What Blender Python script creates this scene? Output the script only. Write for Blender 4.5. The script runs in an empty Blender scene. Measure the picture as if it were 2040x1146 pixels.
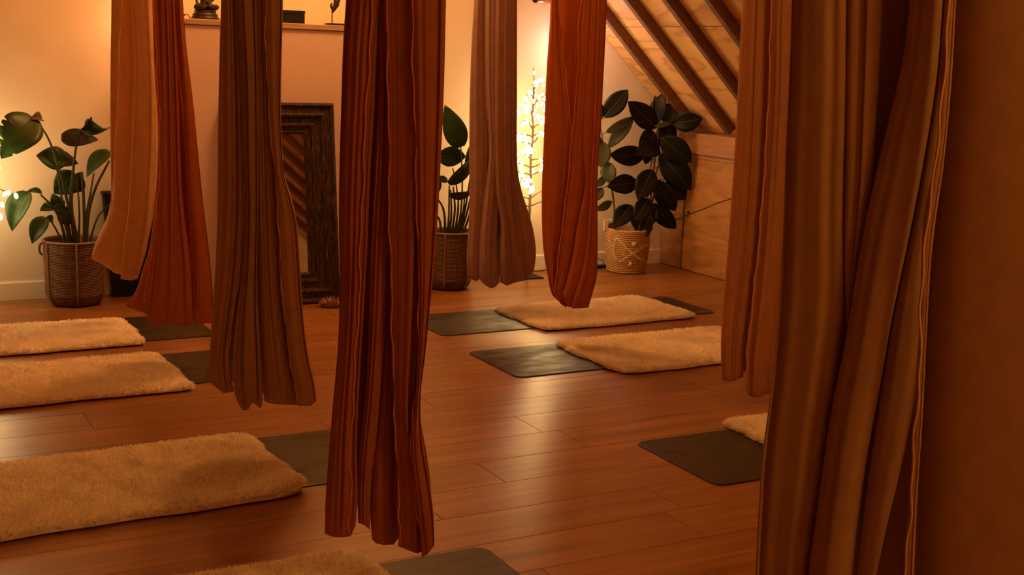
import bpy, math, random
import numpy as np
from mathutils import Matrix, Vector

# ------------------------------------------------------------------ camera
scene = bpy.context.scene
COL = scene.collection
FPX, PITCH, YAW, ROLL = 2434.66, 0.185181, 0.504353, 0.036291
CAM = np.array([0.0, 0.0, 1.5])


def cam_axes():
    cy, sy, cp, sp = math.cos(YAW), math.sin(YAW), math.cos(PITCH), math.sin(PITCH)
    f = np.array([sy * cp, cy * cp, -sp])
    r = np.array([cy, -sy, 0.0])
    u = np.cross(r, f)
    c, s = math.cos(ROLL), math.sin(ROLL)
    return c * r + s * u, -s * r + c * u, f


RR, UU, FF = cam_axes()
cd = bpy.data.cameras.new('camera')
cd.sensor_width = 36.0
cd.lens = 36.0 * FPX / 2040.0
cd.clip_start = 0.05
cam = bpy.data.objects.new('camera', cd)
COL.objects.link(cam)
cam.matrix_world = Matrix(((RR[0], UU[0], -FF[0], CAM[0]), (RR[1], UU[1], -FF[1], CAM[1]),
                           (RR[2], UU[2], -FF[2], CAM[2]), (0, 0, 0, 1)))
scene.camera = cam

# ------------------------------------------------------------------ world, exposure, large lights
wd = bpy.data.worlds.new('world')
wd.use_nodes = True
wd.node_tree.nodes['Background'].inputs[0].default_value = (1.0, 0.55, 0.25, 1)
wd.node_tree.nodes['Background'].inputs[1].default_value = 0.02
scene.world = wd
scene.view_settings.view_transform = 'Standard'
scene.view_settings.look = 'None'
scene.view_settings.exposure = 0.0
scene.view_settings.gamma = 1.0
scene.view_settings.use_curve_mapping = False
scene.cycles.max_bounces = 6
scene.cycles.diffuse_bounces = 4
scene.cycles.glossy_bounces = 3
scene.cycles.transmission_bounces = 4

P_TREE = 4.6        # each point light inside a fairy light tree
P_SCONCE = 6.0      # pinkish white wall lamp behind the orange hammock
P_SALT = 4.2         # orange wall lamp behind the peach hammock
L_FILL = (64.0, 13.0, 10.0, 44.0)   # glow of the added fill globes near the ridge, out of frame
C_TREE = (1.0, 0.62, 0.19)
C_SCONCE = (1.0, 0.60, 0.56)
C_SALT = (1.0, 0.35, 0.13)
C_FILL = (1.0, 0.46, 0.125)

random.seed(7)
rng = np.random.default_rng(11)


# ------------------------------------------------------------------ pixel helpers (photo frame 2040 x 1146)
def ray(x, y):
    return FF + RR * (x - 1020.0) / FPX - UU * (y - 573.0) / FPX


def at_y(x, y, Y):
    d = ray(x, y)
    return CAM + d * (Y / d[1])


def at_x(x, y, X):
    d = ray(x, y)
    return CAM + d * (X / d[0])


def ground(x, y, z=0.0):
    d = ray(x, y)
    return CAM + d * ((z - CAM[2]) / d[2])


def project(P):
    d = np.asarray(P, float) - CAM
    z = d @ FF
    return 1020 + FPX * (d @ RR) / z, 573 - FPX * (d @ UU) / z


# ------------------------------------------------------------------ object helpers
ORG = {}


def thing(name, label, cat, loc, group=None, kind=None):
    o = bpy.data.objects.new(name, None)
    o.empty_display_size = 0.05
    COL.objects.link(o)
    o.location = loc
    ORG[o.name] = np.array(loc, float)
    tag(o, label, cat, group, kind)
    return o


def tag(o, label=None, cat=None, group=None, kind=None):
    if label:
        o['label'] = label
    if cat:
        o['category'] = cat
    if group:
        o['group'] = group
    if kind:
        o['kind'] = kind
    return o


def mk(name, verts, faces, mat, parent=None, smooth=True, loc=None):
    """one mesh object from world-space verts (parts are stored relative to their root)"""
    v = np.asarray(verts, dtype=float).reshape(-1, 3)
    if parent is not None:
        org = ORG[parent.name]
    else:
        org = np.array(loc if loc is not None else (0, 0, 0), float)
    v = v - org
    me = bpy.data.meshes.new(name)
    if isinstance(faces, np.ndarray):
        n, k = faces.shape
        me.vertices.add(len(v))
        me.vertices.foreach_set('co', v.ravel().astype(np.float32))
        me.loops.add(n * k)
        me.loops.foreach_set('vertex_index', faces.ravel().astype(np.int32))
        me.polygons.add(n)
        me.polygons.foreach_set('loop_start', np.arange(0, n * k, k, dtype=np.int32))
        me.update(calc_edges=True)
        me.validate()
    else:
        me.from_pydata([tuple(p) for p in v], [], faces)
    if smooth:
        me.polygons.foreach_set('use_smooth', np.ones(len(me.polygons), dtype=bool))
    me.materials.append(mat)
    o = bpy.data.objects.new(name, me)
    COL.objects.link(o)
    if parent is not None:
        o.parent = parent
    else:
        o.location = org
    ORG[o.name] = org
    return o


class MB:
    """collects simple shapes into one mesh"""

    def __init__(self):
        self.v, self.f = [], []

    def add(self, verts, faces):
        b = len(self.v)
        self.v += [tuple(p) for p in verts]
        self.f += [tuple(i + b for i in q) for q in faces]
        return self

    def box(self, a, b, bev=0.0, M=None):
        x0, y0, z0 = a
        x1, y1, z1 = b
        if bev <= 0:
            vs = [(x0, y0, z0), (x1, y0, z0), (x1, y1, z0), (x0, y1, z0), (x0, y0, z1), (x1, y0, z1), (x1, y1, z1), (x0, y1, z1)]
            fs = [(0, 3, 2, 1), (4, 5, 6, 7), (0, 1, 5, 4), (1, 2, 6, 5), (2, 3, 7, 6), (3, 0, 4, 7)]
        else:
            e = bev
            r = lambda i, z: [(x0 + i, y0 + i, z), (x1 - i, y0 + i, z), (x1 - i, y1 - i, z), (x0 + i, y1 - i, z)]
            vs = r(e, z0) + r(0, z0 + e) + r(0, z1 - e) + r(e, z1)
            fs = [(3, 2, 1, 0), (12, 13, 14, 15)]
            for k in range(3):
                for j in range(4):
                    fs.append((k * 4 + j, k * 4 + (j + 1) % 4, k * 4 + 4 + (j + 1) % 4, k * 4 + 4 + j))
        if M is not None:
            vs = [tuple(M @ Vector(p)) for p in vs]
        return self.add(vs, fs)

    def tube(self, pts, rad, n=8, caps=True):
        pts = np.asarray(pts, float)
        m = len(pts)
        rad = np.full(m, rad) if np.isscalar(rad) else np.asarray(rad, float)
        tan = np.gradient(pts, axis=0)
        tan /= np.linalg.norm(tan, axis=1)[:, None] + 1e-12
        up = np.array([0, 0, 1.0]) if abs(tan[0][2]) < 0.9 else np.array([1.0, 0, 0])
        vs = []
        for i in range(m):
            a = np.cross(tan[i], up)
            a /= np.linalg.norm(a) + 1e-12
            b = np.cross(a, tan[i])
            up = b
            for k in range(n):
                t = 2 * math.pi * k / n
                vs.append(pts[i] + rad[i] * (math.cos(t) * a + math.sin(t) * b))
        fs = []
        for i in range(m - 1):
            for k in range(n):
                fs.append((i * n + k, i * n + (k + 1) % n, (i + 1) * n + (k + 1) % n, (i + 1) * n + k))
        if caps:
            fs.append(tuple(range(n - 1, -1, -1)))
            fs.append(tuple((m - 1) * n + k for k in range(n)))
        return self.add(vs, fs)

    def lathe(self, prof, c, n=32, sx=1.0, sy=1.0, cap0=True, cap1=True):
        vs, fs = [], []
        for (r, z) in prof:
            for k in range(n):
                t = 2 * math.pi * k / n
                vs.append((c[0] + sx * r * math.cos(t), c[1] + sy * r * math.sin(t), c[2] + z))
        for i in range(len(prof) - 1):
            for k in range(n):
                fs.append((i * n + k, i * n + (k + 1) % n, (i + 1) * n + (k + 1) % n, (i + 1) * n + k))
        if cap0:
            fs.append(tuple(range(n - 1, -1, -1)))
        if cap1:
            fs.append(tuple((len(prof) - 1) * n + k for k in range(n)))
        return self.add(vs, fs)

    def ellipsoid(self, c, r, nu=12, nv=8, M=None):
        vs, fs = [], []
        for j in range(nv + 1):
            p = math.pi * j / nv
            for k in range(nu):
                t = 2 * math.pi * k / nu
                q = Vector((r[0] * math.sin(p) * math.cos(t), r[1] * math.sin(p) * math.sin(t), r[2] * math.cos(p)))
                if M is not None:
                    q = M @ q
                vs.append((c[0] + q.x, c[1] + q.y, c[2] + q.z))
        for j in range(nv):
            for k in range(nu):
                fs.append((j * nu + k, (j + 1) * nu + k, (j + 1) * nu + (k + 1) % nu, j * nu + (k + 1) % nu))
        return self.add(vs, fs)

    def build(self, name, mat, parent=None, smooth=False, loc=None):
        return mk(name, self.v, self.f, mat, parent, smooth, loc)


def flat_copy(o, name, parent, shift=(0, 0, 0)):
    c = o.copy()
    c.name = name
    COL.objects.link(c)
    c.parent = parent
    return c


# ------------------------------------------------------------------ materials
MATS = {}


def nt(name):
    m = bpy.data.materials.new(name)
    m.use_nodes = True
    t = m.node_tree
    b = t.nodes['Principled BSDF']
    return m, t, b


def N(t, kind, **kw):
    n = t.nodes.new(kind)
    for k, v in kw.items():
        if k in n.inputs:
            n.inputs[k].default_value = v
        else:
            setattr(n, k, v)
    return n


def ramp(t, fac, stops):
    r = t.nodes.new('ShaderNodeValToRGB')
    el = r.color_ramp.elements
    while len(el) < len(stops):
        el.new(0.5)
    for e, (p, c) in zip(el, stops):
        e.position = p
        e.color = (*c, 1)
    t.links.new(fac, r.inputs[0])
    return r.outputs[0]


def bump(t, b, h, strength=0.2, dist=0.005):
    n = N(t, 'ShaderNodeBump')
    n.inputs['Strength'].default_value = strength
    n.inputs['Distance'].default_value = dist
    t.links.new(h, n.inputs['Height'])
    t.links.new(n.outputs[0], b.inputs['Normal'])


def coords(t, scale=(1, 1, 1), kind='Object', rand=0.0):
    tc = N(t, 'ShaderNodeTexCoord')
    mp = N(t, 'ShaderNodeMapping')
    mp.inputs['Scale'].default_value = scale
    t.links.new(tc.outputs[kind], mp.inputs[0])
    if rand:
        oi = N(t, 'ShaderNodeObjectInfo')
        mu = N(t, 'ShaderNodeMath', operation='MULTIPLY')
        mu.inputs[1].default_value = rand
        t.links.new(oi.outputs['Random'], mu.inputs[0])
        t.links.new(mu.outputs[0], mp.inputs['Location'])
    return mp.outputs[0]


def m_plain(name, col, rough=0.6, metal=0.0, noise=0.0, nscale=20, bmp=0.0, spec=0.5):
    m, t, b = nt(name)
    b.inputs['Roughness'].default_value = rough
    b.inputs['Metallic'].default_value = metal
    b.inputs['Specular IOR Level'].default_value = spec
    b.inputs['Base Color'].default_value = (*col, 1)
    if noise or bmp:
        c = coords(t)
        n = N(t, 'ShaderNodeTexNoise', Scale=nscale, Detail=4.0)
        t.links.new(c, n.inputs['Vector'])
        if noise:
            lo = tuple(max(0, x * (1 - noise)) for x in col)
            hi = tuple(min(1, x * (1 + noise)) for x in col)
            t.links.new(ramp(t, n.outputs[0], [(0.3, lo), (0.7, hi)]), b.inputs['Base Color'])
        if bmp:
            bump(t, b, n.outputs[0], bmp, 0.004)
    MATS[name] = m
    return m


def m_floor():
    m, t, b = nt('laminate')
    c = coords(t, (0.55, 9.0, 9.0), rand=37.0)
    n1 = N(t, 'ShaderNodeTexNoise', Scale=2.2, Detail=6.0, Roughness=0.62, Distortion=0.6)
    t.links.new(c, n1.inputs['Vector'])
    c2 = coords(t, (0.9, 3.0, 3.0), rand=17.0)
    n2 = N(t, 'ShaderNodeTexNoise', Scale=1.3, Detail=3.0)
    t.links.new(c2, n2.inputs['Vector'])
    col = ramp(t, n1.outputs[0], [(0.28, (0.15, 0.054, 0.013)), (0.48, (0.275, 0.112, 0.028)), (0.72, (0.37, 0.165, 0.047))])
    mx = N(t, 'ShaderNodeMix', data_type='RGBA', blend_type='MULTIPLY')
    mx.inputs['Factor'].default_value = 0.55
    t.links.new(col, mx.inputs['A'])
    t.links.new(ramp(t, n2.outputs[0], [(0.3, (0.62, 0.55, 0.5)), (0.7, (1, 1, 1))]), mx.inputs['B'])
    oi = N(t, 'ShaderNodeObjectInfo')
    mx2 = N(t, 'ShaderNodeMix', data_type='RGBA', blend_type='MULTIPLY')
    mx2.inputs['Factor'].default_value = 0.6
    t.links.new(mx.outputs['Result'], mx2.inputs['A'])
    t.links.new(ramp(t, oi.outputs['Random'], [(0.0, (0.78, 0.74, 0.70)), (1.0, (1, 1, 1))]), mx2.inputs['B'])
    t.links.new(mx2.outputs['Result'], b.inputs['Base Color'])
    b.inputs['Roughness'].default_value = 0.32
    b.inputs['Specular IOR Level'].default_value = 0.5
    bump(t, b, n1.outputs[0], 0.06, 0.002)
    return m


def m_ply(name, tint=1.0):
    m, t, b = nt(name)
    c = coords(t, (2.2, 0.55, 2.2), rand=9.0)
    n = N(t, 'ShaderNodeTexNoise', Scale=2.1, Detail=1.5, Distortion=0.4)
    t.links.new(c, n.inputs['Vector'])
    mu = N(t, 'ShaderNodeMath', operation='MULTIPLY')
    mu.inputs[1].default_value = 5.0
    t.links.new(n.outputs[0], mu.inputs[0])
    fr = N(t, 'ShaderNodeMath', operation='FRACT')
    t.links.new(mu.outputs[0], fr.inputs[0])
    base = [x * tint for x in (0.72, 0.43, 0.16)]
    dk = [x * tint for x in (0.46, 0.22, 0.07)]
    md = [x * tint for x in (0.60, 0.33, 0.115)]
    col = ramp(t, fr.outputs[0], [(0.0, md), (0.10, base), (0.55, base), (0.90, md), (1.0, dk)])
    n2 = N(t, 'ShaderNodeTexNoise', Scale=30.0, Detail=4.0)
    t.links.new(coords(t, (6, 0.5, 6)), n2.inputs['Vector'])
    mx = N(t, 'ShaderNodeMix', data_type='RGBA', blend_type='MULTIPLY')
    mx.inputs['Factor'].default_value = 0.35
    t.links.new(col, mx.inputs['A'])
    t.links.new(ramp(t, n2.outputs[0], [(0.3, (0.7, 0.65, 0.6)), (0.7, (1, 1, 1))]), mx.inputs['B'])
    t.links.new(mx.outputs['Result'], b.inputs['Base Color'])
    b.inputs['Roughness'].default_value = 0.62
    return m


def m_wood(name, c0, c1, scale=(1, 12, 12), rough=0.6, bmp=0.15):
    m, t, b = nt(name)
    n = N(t, 'ShaderNodeTexNoise', Scale=3.0, Detail=6.0, Roughness=0.6, Distortion=0.5)
    t.links.new(coords(t, scale, rand=5.0), n.inputs['Vector'])
    t.links.new(ramp(t, n.outputs[0], [(0.32, c0), (0.68, c1)]), b.inputs['Base Color'])
    b.inputs['Roughness'].default_value = rough
    bump(t, b, n.outputs[0], bmp, 0.004)
    return m


def m_fabric(name, col, trans=0.25, sheen=0.25):
    m, t, b = nt(name)
    out = t.nodes['Material Output']
    c = coords(t, (1, 1, 1))
    n = N(t, 'ShaderNodeTexNoise', Scale=22.0, Detail=3.0, Roughness=0.6)
    t.links.new(coords(t, (1, 1, 0.8)), n.inputs['Vector'])
    w = N(t, 'ShaderNodeTexNoise', Scale=420.0, Detail=1.0)
    t.links.new(c, w.inputs['Vector'])
    lo = tuple(x * 0.92 for x in col)
    hi = tuple(min(1, x * 1.07) for x in col)
    cr = ramp(t, n.outputs[0], [(0.3, lo), (0.7, hi)])
    t.links.new(cr, b.inputs['Base Color'])
    b.inputs['Roughness'].default_value = 0.85
    b.inputs['Specular IOR Level'].default_value = 0.2
    b.inputs['Sheen Weight'].default_value = sheen
    b.inputs['Sheen Roughness'].default_value = 0.4
    b.inputs['Sheen Tint'].default_value = (*hi, 1)
    ad = N(t, 'ShaderNodeMath', operation='MULTIPLY_ADD')
    ad.inputs[1].default_value = 0.25
    t.links.new(w.outputs[0], ad.inputs[0])
    t.links.new(n.outputs[0], ad.inputs[2])
    bump(t, b, ad.outputs[0], 0.14, 0.003)
    tr = N(t, 'ShaderNodeBsdfTranslucent')
    t.links.new(cr, tr.inputs[0])
    mix = N(t, 'ShaderNodeMixShader')
    mix.inputs[0].default_value = trans
    t.links.new(b.outputs[0], mix.inputs[1])
    t.links.new(tr.outputs[0], mix.inputs[2])
    t.links.new(mix.outputs[0], out.inputs[0])
    return m


def m_leaf(name, c0, c1, rough=0.35, spec=0.5):
    m, t, b = nt(name)
    n = N(t, 'ShaderNodeTexNoise', Scale=14.0, Detail=3.0)
    t.links.new(coords(t), n.inputs['Vector'])
    t.links.new(ramp(t, n.outputs[0], [(0.3, c0), (0.7, c1)]), b.inputs['Base Color'])
    b.inputs['Roughness'].default_value = rough
    b.inputs['Specular IOR Level'].default_value = spec * 0.7
    return m


def m_emit(name, col, s):
    m, t, b = nt(name)
    b.inputs['Base Color'].default_value = (*col, 1)
    b.inputs['Emission Color'].default_value = (*col, 1)
    b.inputs['Emission Strength'].default_value = s
    return m


M_FLOOR = m_floor()
M_GAP = m_plain('floor_underlay', (0.05, 0.025, 0.012), 0.9)
M_WALL = m_plain('cream_plaster', (0.79, 0.69, 0.53), 0.85, noise=0.03, nscale=6, bmp=0.05)
M_BLOCK = m_plain('blush_plaster', (0.62, 0.47, 0.46), 0.85, noise=0.03, nscale=6, bmp=0.05)
M_LEDGE = m_wood('ledge_wood', (0.36, 0.23, 0.17), (0.44, 0.30, 0.23), (2, 14, 14))
M_BASE = m_plain('baseboard_paint', (0.80, 0.73, 0.60), 0.5)
M_PLY = m_ply('plywood')
M_PLYD = m_wood('plywood_knee', (0.28, 0.12, 0.030), (0.45, 0.225, 0.068), (1.0, 1.1, 6.0), 0.62, 0.04)
M_RAFT = m_wood('rafter_wood', (0.12, 0.045, 0.018), (0.19, 0.08, 0.032), (10, 1, 10), 0.7)
M_BEAM = m_wood('plate_wood', (0.30, 0.14, 0.055), (0.40, 0.20, 0.08), (10, 1, 10), 0.6)
M_MAT = m_plain('mat_rubber', (0.034, 0.022, 0.007), 0.40, noise=0.12, nscale=8, bmp=0.02, spec=0.2)
_t = M_MAT.node_tree
_n = N(_t, 'ShaderNodeTexNoise', Scale=5.0, Detail=3.0)
_t.links.new(coords(_t, (1, 2.2, 1)), _n.inputs['Vector'])
_t.links.new(ramp(_t, _n.outputs[0], [(0.35, (0.30, 0.30, 0.30)), (0.65, (0.52, 0.52, 0.52))]), _t.nodes['Principled BSDF'].inputs['Roughness'])
M_MATE = m_plain('mat_edge', (0.012, 0.011, 0.010), 0.7)
M_WOOL = m_plain('wool', (0.93, 0.84, 0.69), 0.95, noise=0.08, nscale=18, spec=0.1)
_t = M_WOOL.node_tree
_b = _t.nodes['Principled BSDF']
_tr = _t.nodes.new('ShaderNodeBsdfTranslucent')
_tr.inputs[0].default_value = (0.92, 0.82, 0.66, 1)
_mx = _t.nodes.new('ShaderNodeMixShader')
_mx.inputs[0].default_value = 0.35
_t.links.new(_b.outputs[0], _mx.inputs[1])
_t.links.new(_tr.outputs[0], _mx.inputs[2])
_t.links.new(_mx.outputs[0], _t.nodes['Material Output'].inputs[0])
M_WOOLB = m_plain('wool_hide', (0.78, 0.66, 0.48), 0.95, noise=0.15, nscale=25, bmp=0.3, spec=0.1)
M_PEACH = m_fabric('fabric_peach', (0.68, 0.42, 0.22), 0.35)
M_RUST = m_fabric('fabric_rust', (0.52, 0.165, 0.036), 0.25)
M_TAN = m_fabric('fabric_tan', (0.52, 0.325, 0.16), 0.22)
M_DRUST = m_fabric('fabric_dark_rust', (0.46, 0.150, 0.034), 0.22)
M_MAUVE = m_fabric('fabric_mauve', (0.42, 0.265, 0.235), 0.25)
M_ORANGE = m_fabric('fabric_orange', (0.57, 0.175, 0.036), 0.28)
M_CLAY = m_fabric('fabric_clay', (0.52, 0.26, 0.12), 0.25)
M_BROWN = m_fabric('fabric_brown', (0.40, 0.235, 0.10), 0.18)
M_HEM = {}
M_STRAP = m_plain('webbing_black', (0.02, 0.02, 0.02), 0.8)
M_STEEL = m_plain('steel', (0.45, 0.42, 0.40), 0.35, 1.0)
M_BLACK = m_plain('black_matte', (0.008, 0.007, 0.007), 0.6, spec=0.25)
M_BRONZE = m_plain('dark_bronze', (0.035, 0.022, 0.014), 0.45, 0.5, noise=0.4, nscale=40)
M_WICKER = m_wood('rattan_dark', (0.11, 0.05, 0.022), (0.24, 0.12, 0.06), (30, 30, 4), 0.6, 0.3)
M_CANE = m_wood('cane_binding', (0.20, 0.11, 0.055), (0.30, 0.17, 0.085), (30, 30, 4), 0.6, 0.2)
M_GRASS = m_wood('seagrass', (0.22, 0.11, 0.04), (0.60, 0.36, 0.15), (26, 26, 60), 0.85, 1.0)
M_THREAD = m_plain('cream_thread', (0.82, 0.72, 0.55), 0.9)
M_SOIL = m_plain('soil', (0.03, 0.018, 0.01), 0.95, noise=0.4, nscale=60, bmp=0.8)
M_LEAFB = m_leaf('bird_leaf', (0.014, 0.045, 0.006), (0.030, 0.080, 0.012), 0.40)
M_LEAFU = m_leaf('bird_leaf_underside', (0.07, 0.055, 0.028), (0.10, 0.075, 0.038), 0.6)
M_PETI = m_leaf('petiole', (0.03, 0.035, 0.012), (0.055, 0.055, 0.02), 0.5)
M_RUB = m_leaf('rubber_leaf', (0.004, 0.005, 0.0025), (0.009, 0.010, 0.005), 0.42, 0.3)
M_RUBG = m_leaf('rubber_leaf_underside', (0.035, 0.042, 0.018), (0.055, 0.06, 0.027), 0.5)
M_RIB = m_leaf('leaf_midrib', (0.05, 0.05, 0.022), (0.075, 0.07, 0.032), 0.5)
M_STEM = m_leaf('woody_stem', (0.11, 0.07, 0.04), (0.18, 0.12, 0.07), 0.7)
M_TWIG = m_plain('bark_wrap', (0.09, 0.055, 0.03), 0.8, noise=0.4, nscale=60)
M_BULB = m_emit('blossom_glow', (1.0, 0.78, 0.46), 8.0)
M_GLOBE = m_emit('lamp_glass', (1.0, 0.70, 0.58), 6.0)
M_SALT = m_emit('orange_glass', (1.0, 0.42, 0.18), 6.0)
M_WHITE = m_plain('white_plastic', (0.78, 0.72, 0.62), 0.4)
M_COPPER = m_plain('copper', (0.62, 0.30, 0.15), 0.35, 0.8)
M_LOTUS = m_plain('blush_ceramic', (0.30, 0.16, 0.11), 0.5)


def m_frame():
    m, t, b = nt('weathered_frame')
    n = N(t, 'ShaderNodeTexNoise', Scale=5.0, Detail=7.0, Roughness=0.7, Distortion=0.3)
    t.links.new(coords(t, (26, 26, 1.8)), n.inputs['Vector'])
    t.links.new(ramp(t, n.outputs[0], [(0.42, (0.010, 0.005, 0.003)), (0.54, (0.045, 0.02, 0.012)), (0.72, (0.20, 0.09, 0.05))]), b.inputs['Base Color'])
    b.inputs['Roughness'].default_value = 0.55
    b.inputs['Specular IOR Level'].default_value = 0.25
    bump(t, b, n.outputs[0], 0.6, 0.006)
    return m


M_FRAME = m_frame()
mg, tg, bg_ = nt('mirror_glass')
bg_.inputs['Base Color'].default_value = (0.82, 0.80, 0.78, 1)
bg_.inputs['Metallic'].default_value = 1.0
bg_.inputs['Roughness'].default_value = 0.02
M_MIRROR = mg


def hem_mat(m):
    k = m.name
    if k not in M_HEM:
        src = m.node_tree
        c = None
        for n in src.nodes:
            if n.bl_idname == 'ShaderNodeValToRGB':
                c = n.color_ramp.elements[1].color[:3]
        M_HEM[k] = m_plain(k.replace('fabric', 'hem'), tuple(min(1, x * 1.25) for x in c), 0.8, noise=0.1, nscale=30)
    return M_HEM[k]


# ------------------------------------------------------------------ the room
YB, XR, XL, YF = 7.58, 5.46, -1.06, -1.6          # back, right knee, left knee, front
XM = 2.2                                          # ridge line
TAN = math.tan(math.radians(43.43))


def roof_z(x):
    return 1.672 - TAN * (abs(x - XM) + XM - 4.877)


ZR = roof_z(XM)
ZK = 1.016


def struct(o, label=None):
    o['kind'] = 'structure'
    if label:
        o['label'] = label
    return o


# floor: underlay slab with planks as parts
fl = struct(mk('floor', MB().box((XL - 0.15, YF - 0.15, -0.06), (XR + 0.15, YB + 0.15, -0.006)).v,
               MB().box((0, 0, 0), (1, 1, 1)).f, M_GAP, smooth=False), 'warm brown laminate floor of long planks')
ROW = 0.2365
rows0 = 4.38
known = {0: 2.455, 3: 1.668, 4: 2.472, -2: 2.2, 6: 1.77, -4: 0.42}
PL = 1.86
k = math.ceil((rows0 - YB) / ROW) - 1
while True:
    y1 = rows0 - k * ROW
    y0 = y1 - ROW
    if y1 < YF:
        break
    off = known.get(k, XL + (k * 0.731 * PL + 0.37) % PL)
    xs = off - PL * math.ceil((off - XL) / PL)
    while xs < XR:
        xa, xb = max(xs, XL), min(xs + PL, XR)
        ya, yb = max(y0, YF), min(y1, YB)
        if xb - xa > 0.02 and yb - ya > 0.01:
            g = 0.0008
            c = ((xa + xb) / 2, (ya + yb) / 2, 0)
            p = MB().box((xa + g, ya + g, -0.012), (xb - g, yb - g, 0.0), 0.0010).build('plank', M_FLOOR, fl)
            # give every plank its own origin so the grain differs
            me = p.data
            me.transform(Matrix.Translation((-c[0], -c[1], 0)))
            p.location = (c[0], c[1], 0)
        xs += PL
    k += 1


def slab_poly(name, poly, y0, y1, mat):
    n = len(poly)
    v = [(x, y0, z) for x, z in poly] + [(x, y1, z) for x, z in poly]
    f = [tuple(range(n)), tuple(range(2 * n - 1, n - 1, -1))]
    for i in range(n):
        j = (i + 1) % n
        f.append((i, i + n, j + n, j))
    return mk(name, v, f, mat, smooth=False)


gable = [(XL - 0.15, -0.06), (XR + 0.15, -0.06), (XR + 0.15, roof_z(XR + 0.15)), (XM, ZR), (XL - 0.15, roof_z(XL - 0.15))]
struct(slab_poly('wall_back', gable, YB, YB + 0.12, M_WALL), 'cream plastered gable wall at the back')
struct(slab_poly('wall_front', gable, YF - 0.12, YF, M_WALL), 'cream plastered gable wall behind the camera')
bb = MB()
prof = [(0.0, 0.0), (0.014, 0.0), (0.014, 0.100), (0.009, 0.108), (0.0, 0.108)]
bbv = [(x, YB - d, z) for x in (XL, XR) for d, z in prof]
n5 = len(prof)
bbf = [tuple(range(n5)), tuple(range(2 * n5 - 1, n5 - 1, -1))] + [(i, i + n5, (i + 1) % n5 + n5, (i + 1) % n5) for i in range(n5)]
struct(mk('baseboard_back', bbv, bbf, M_BASE, smooth=False), 'cream baseboard along the back wall')

# right knee wall: plywood panels under a timber plate
wr = struct(MB().box((XR + 0.022, YF, 0), (XR + 0.12, YB, ZK - 0.03)).build('wall_right', M_GAP), 'low plywood knee wall under the sloping roof')
seams = [YB, 7.30, 6.08, 4.86, 3.64, 2.42, 1.20, -0.02, YF]
for a, b in zip(seams[1:], seams[:-1]):
    c = (a + b) / 2
    p = MB().box((XR, a + 0.004, 0.002), (XR + 0.02, b - 0.004, 0.835), 0.002).build('plywood_panel', M_PLYD, wr)
    p.data.transform(Matrix.Translation((0, -c, 0)))
    p.location = (0, c, 0)
MB().box((XR - 0.030, YF + 0.001, 0.866), (XR + 0.10, YB - 0.001, ZK), 0.004).build('plate_beam', M_BEAM, wr)
MB().box((XR - 0.008, YF + 0.001, 0.832), (XR + 0.10, YB - 0.001, 0.866), 0.003).build('beam_shadow_strip', M_BEAM, wr)  # strip put in for the shadow band at the bottom of the beam
MB().box((XR - 0.006, 7.287, 0.002), (XR, 7.300, 0.835)).build('joint_batten', M_RAFT, wr)
wl = struct(MB().box((XL - 0.12, YF, 0), (XL - 0.022, YB, ZK)).build('wall_left', M_GAP), 'plywood knee wall on the left')
for a, b in zip(seams[2:], seams[1:-1]):
    MB().box((XL - 0.02, a + 0.004, 0.002), (XL, b - 0.004, ZK), 0.002).build('plywood_panel', M_PLYD, wl)

# ceiling: plywood boards between dark rafters, both slopes
ce = struct(MB().box((XM - 0.02, YF, ZR + 0.10), (XM + 0.02, YB, ZR + 0.16)).build('ceiling', M_RAFT), 'pitched timber ceiling with rafters over plywood sheets')
dirs = np.array([math.cos(math.radians(43.43)), 0, -math.sin(math.radians(43.43))])
nrm = np.array([math.sin(math.radians(43.43)), 0, math.cos(math.radians(43.43))])


def roof_box(s, x0, x1, y0, y1, off0, off1, bev):
    """a board on the slope: x0..x1 measured on the right-hand slope, off below the sheet surface (+ = into the room)"""
    m = MB().box((0, y0, -off1), ((x1 - x0) / dirs[0], y1, -off0), bev)
    out = []
    for (u, y, w) in m.v:
        p = np.array([x0, 0, roof_z(x0)]) + dirs * u + nrm * w
        out.append((XM + s * (p[0] - XM), y, p[2]))
    f = m.f if s > 0 else [tuple(reversed(q)) for q in m.f]
    return out, f


STEP = 1.22 * dirs[0]
rowx = [5.60, 4.805, 4.805 - STEP, 4.805 - 2 * STEP, XM]
ysheet = [YB, 6.45, 4.0, 1.55, -0.9, YF]
for s in (1, -1):
    for a, b in zip(rowx[1:], rowx[:-1]):
        for ya, yb in zip(ysheet[1:], ysheet[:-1]):
            v, f = roof_box(s, a + 0.002, b - 0.002, ya + 0.0015, yb - 0.0015, -0.02, 0.0, 0.0015)
            c = np.mean(np.array(v), axis=0)
            p = mk('plywood_sheet', v, f, M_PLY, ce, smooth=False)
            p.data.transform(Matrix.Translation(tuple(-c)))
            p.location = tuple(c)
    ys = [7.23 - 0.42 * i for i in range(22)]
    for y in ys:
        if y - 0.06 < YF:
            continue
        v, f = roof_box(s, XM + 0.05, XR - 0.028 + 0.07, y, y + 0.050, 0.0005, 0.070, 0.003)
        c = np.mean(np.array(v), axis=0)
        p = mk('rafter', v, f, M_RAFT, ce, smooth=False)
        p.data.transform(Matrix.Translation(tuple(-c)))
        p.location = tuple(c)

# blush chimney breast with a ledge, in the middle of the back wall
BX0, BX1, BY, BZ = 1.70, 3.02, 7.13, 1.625
struct(MB().box((BX0, BY, 0), (BX1, YB + 0.01, BZ), 0.004).build('wall_middle', M_BLOCK), 'blush plastered half-height wall with a ledge')
struct(MB().box((BX0 - 0.012, BY - 0.012, BZ), (BX1 + 0.012, YB, BZ + 0.034), 0.004).build('trim_1', M_LEDGE), 'wooden ledge board on the half-height wall')
ZL = BZ + 0.034


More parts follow.
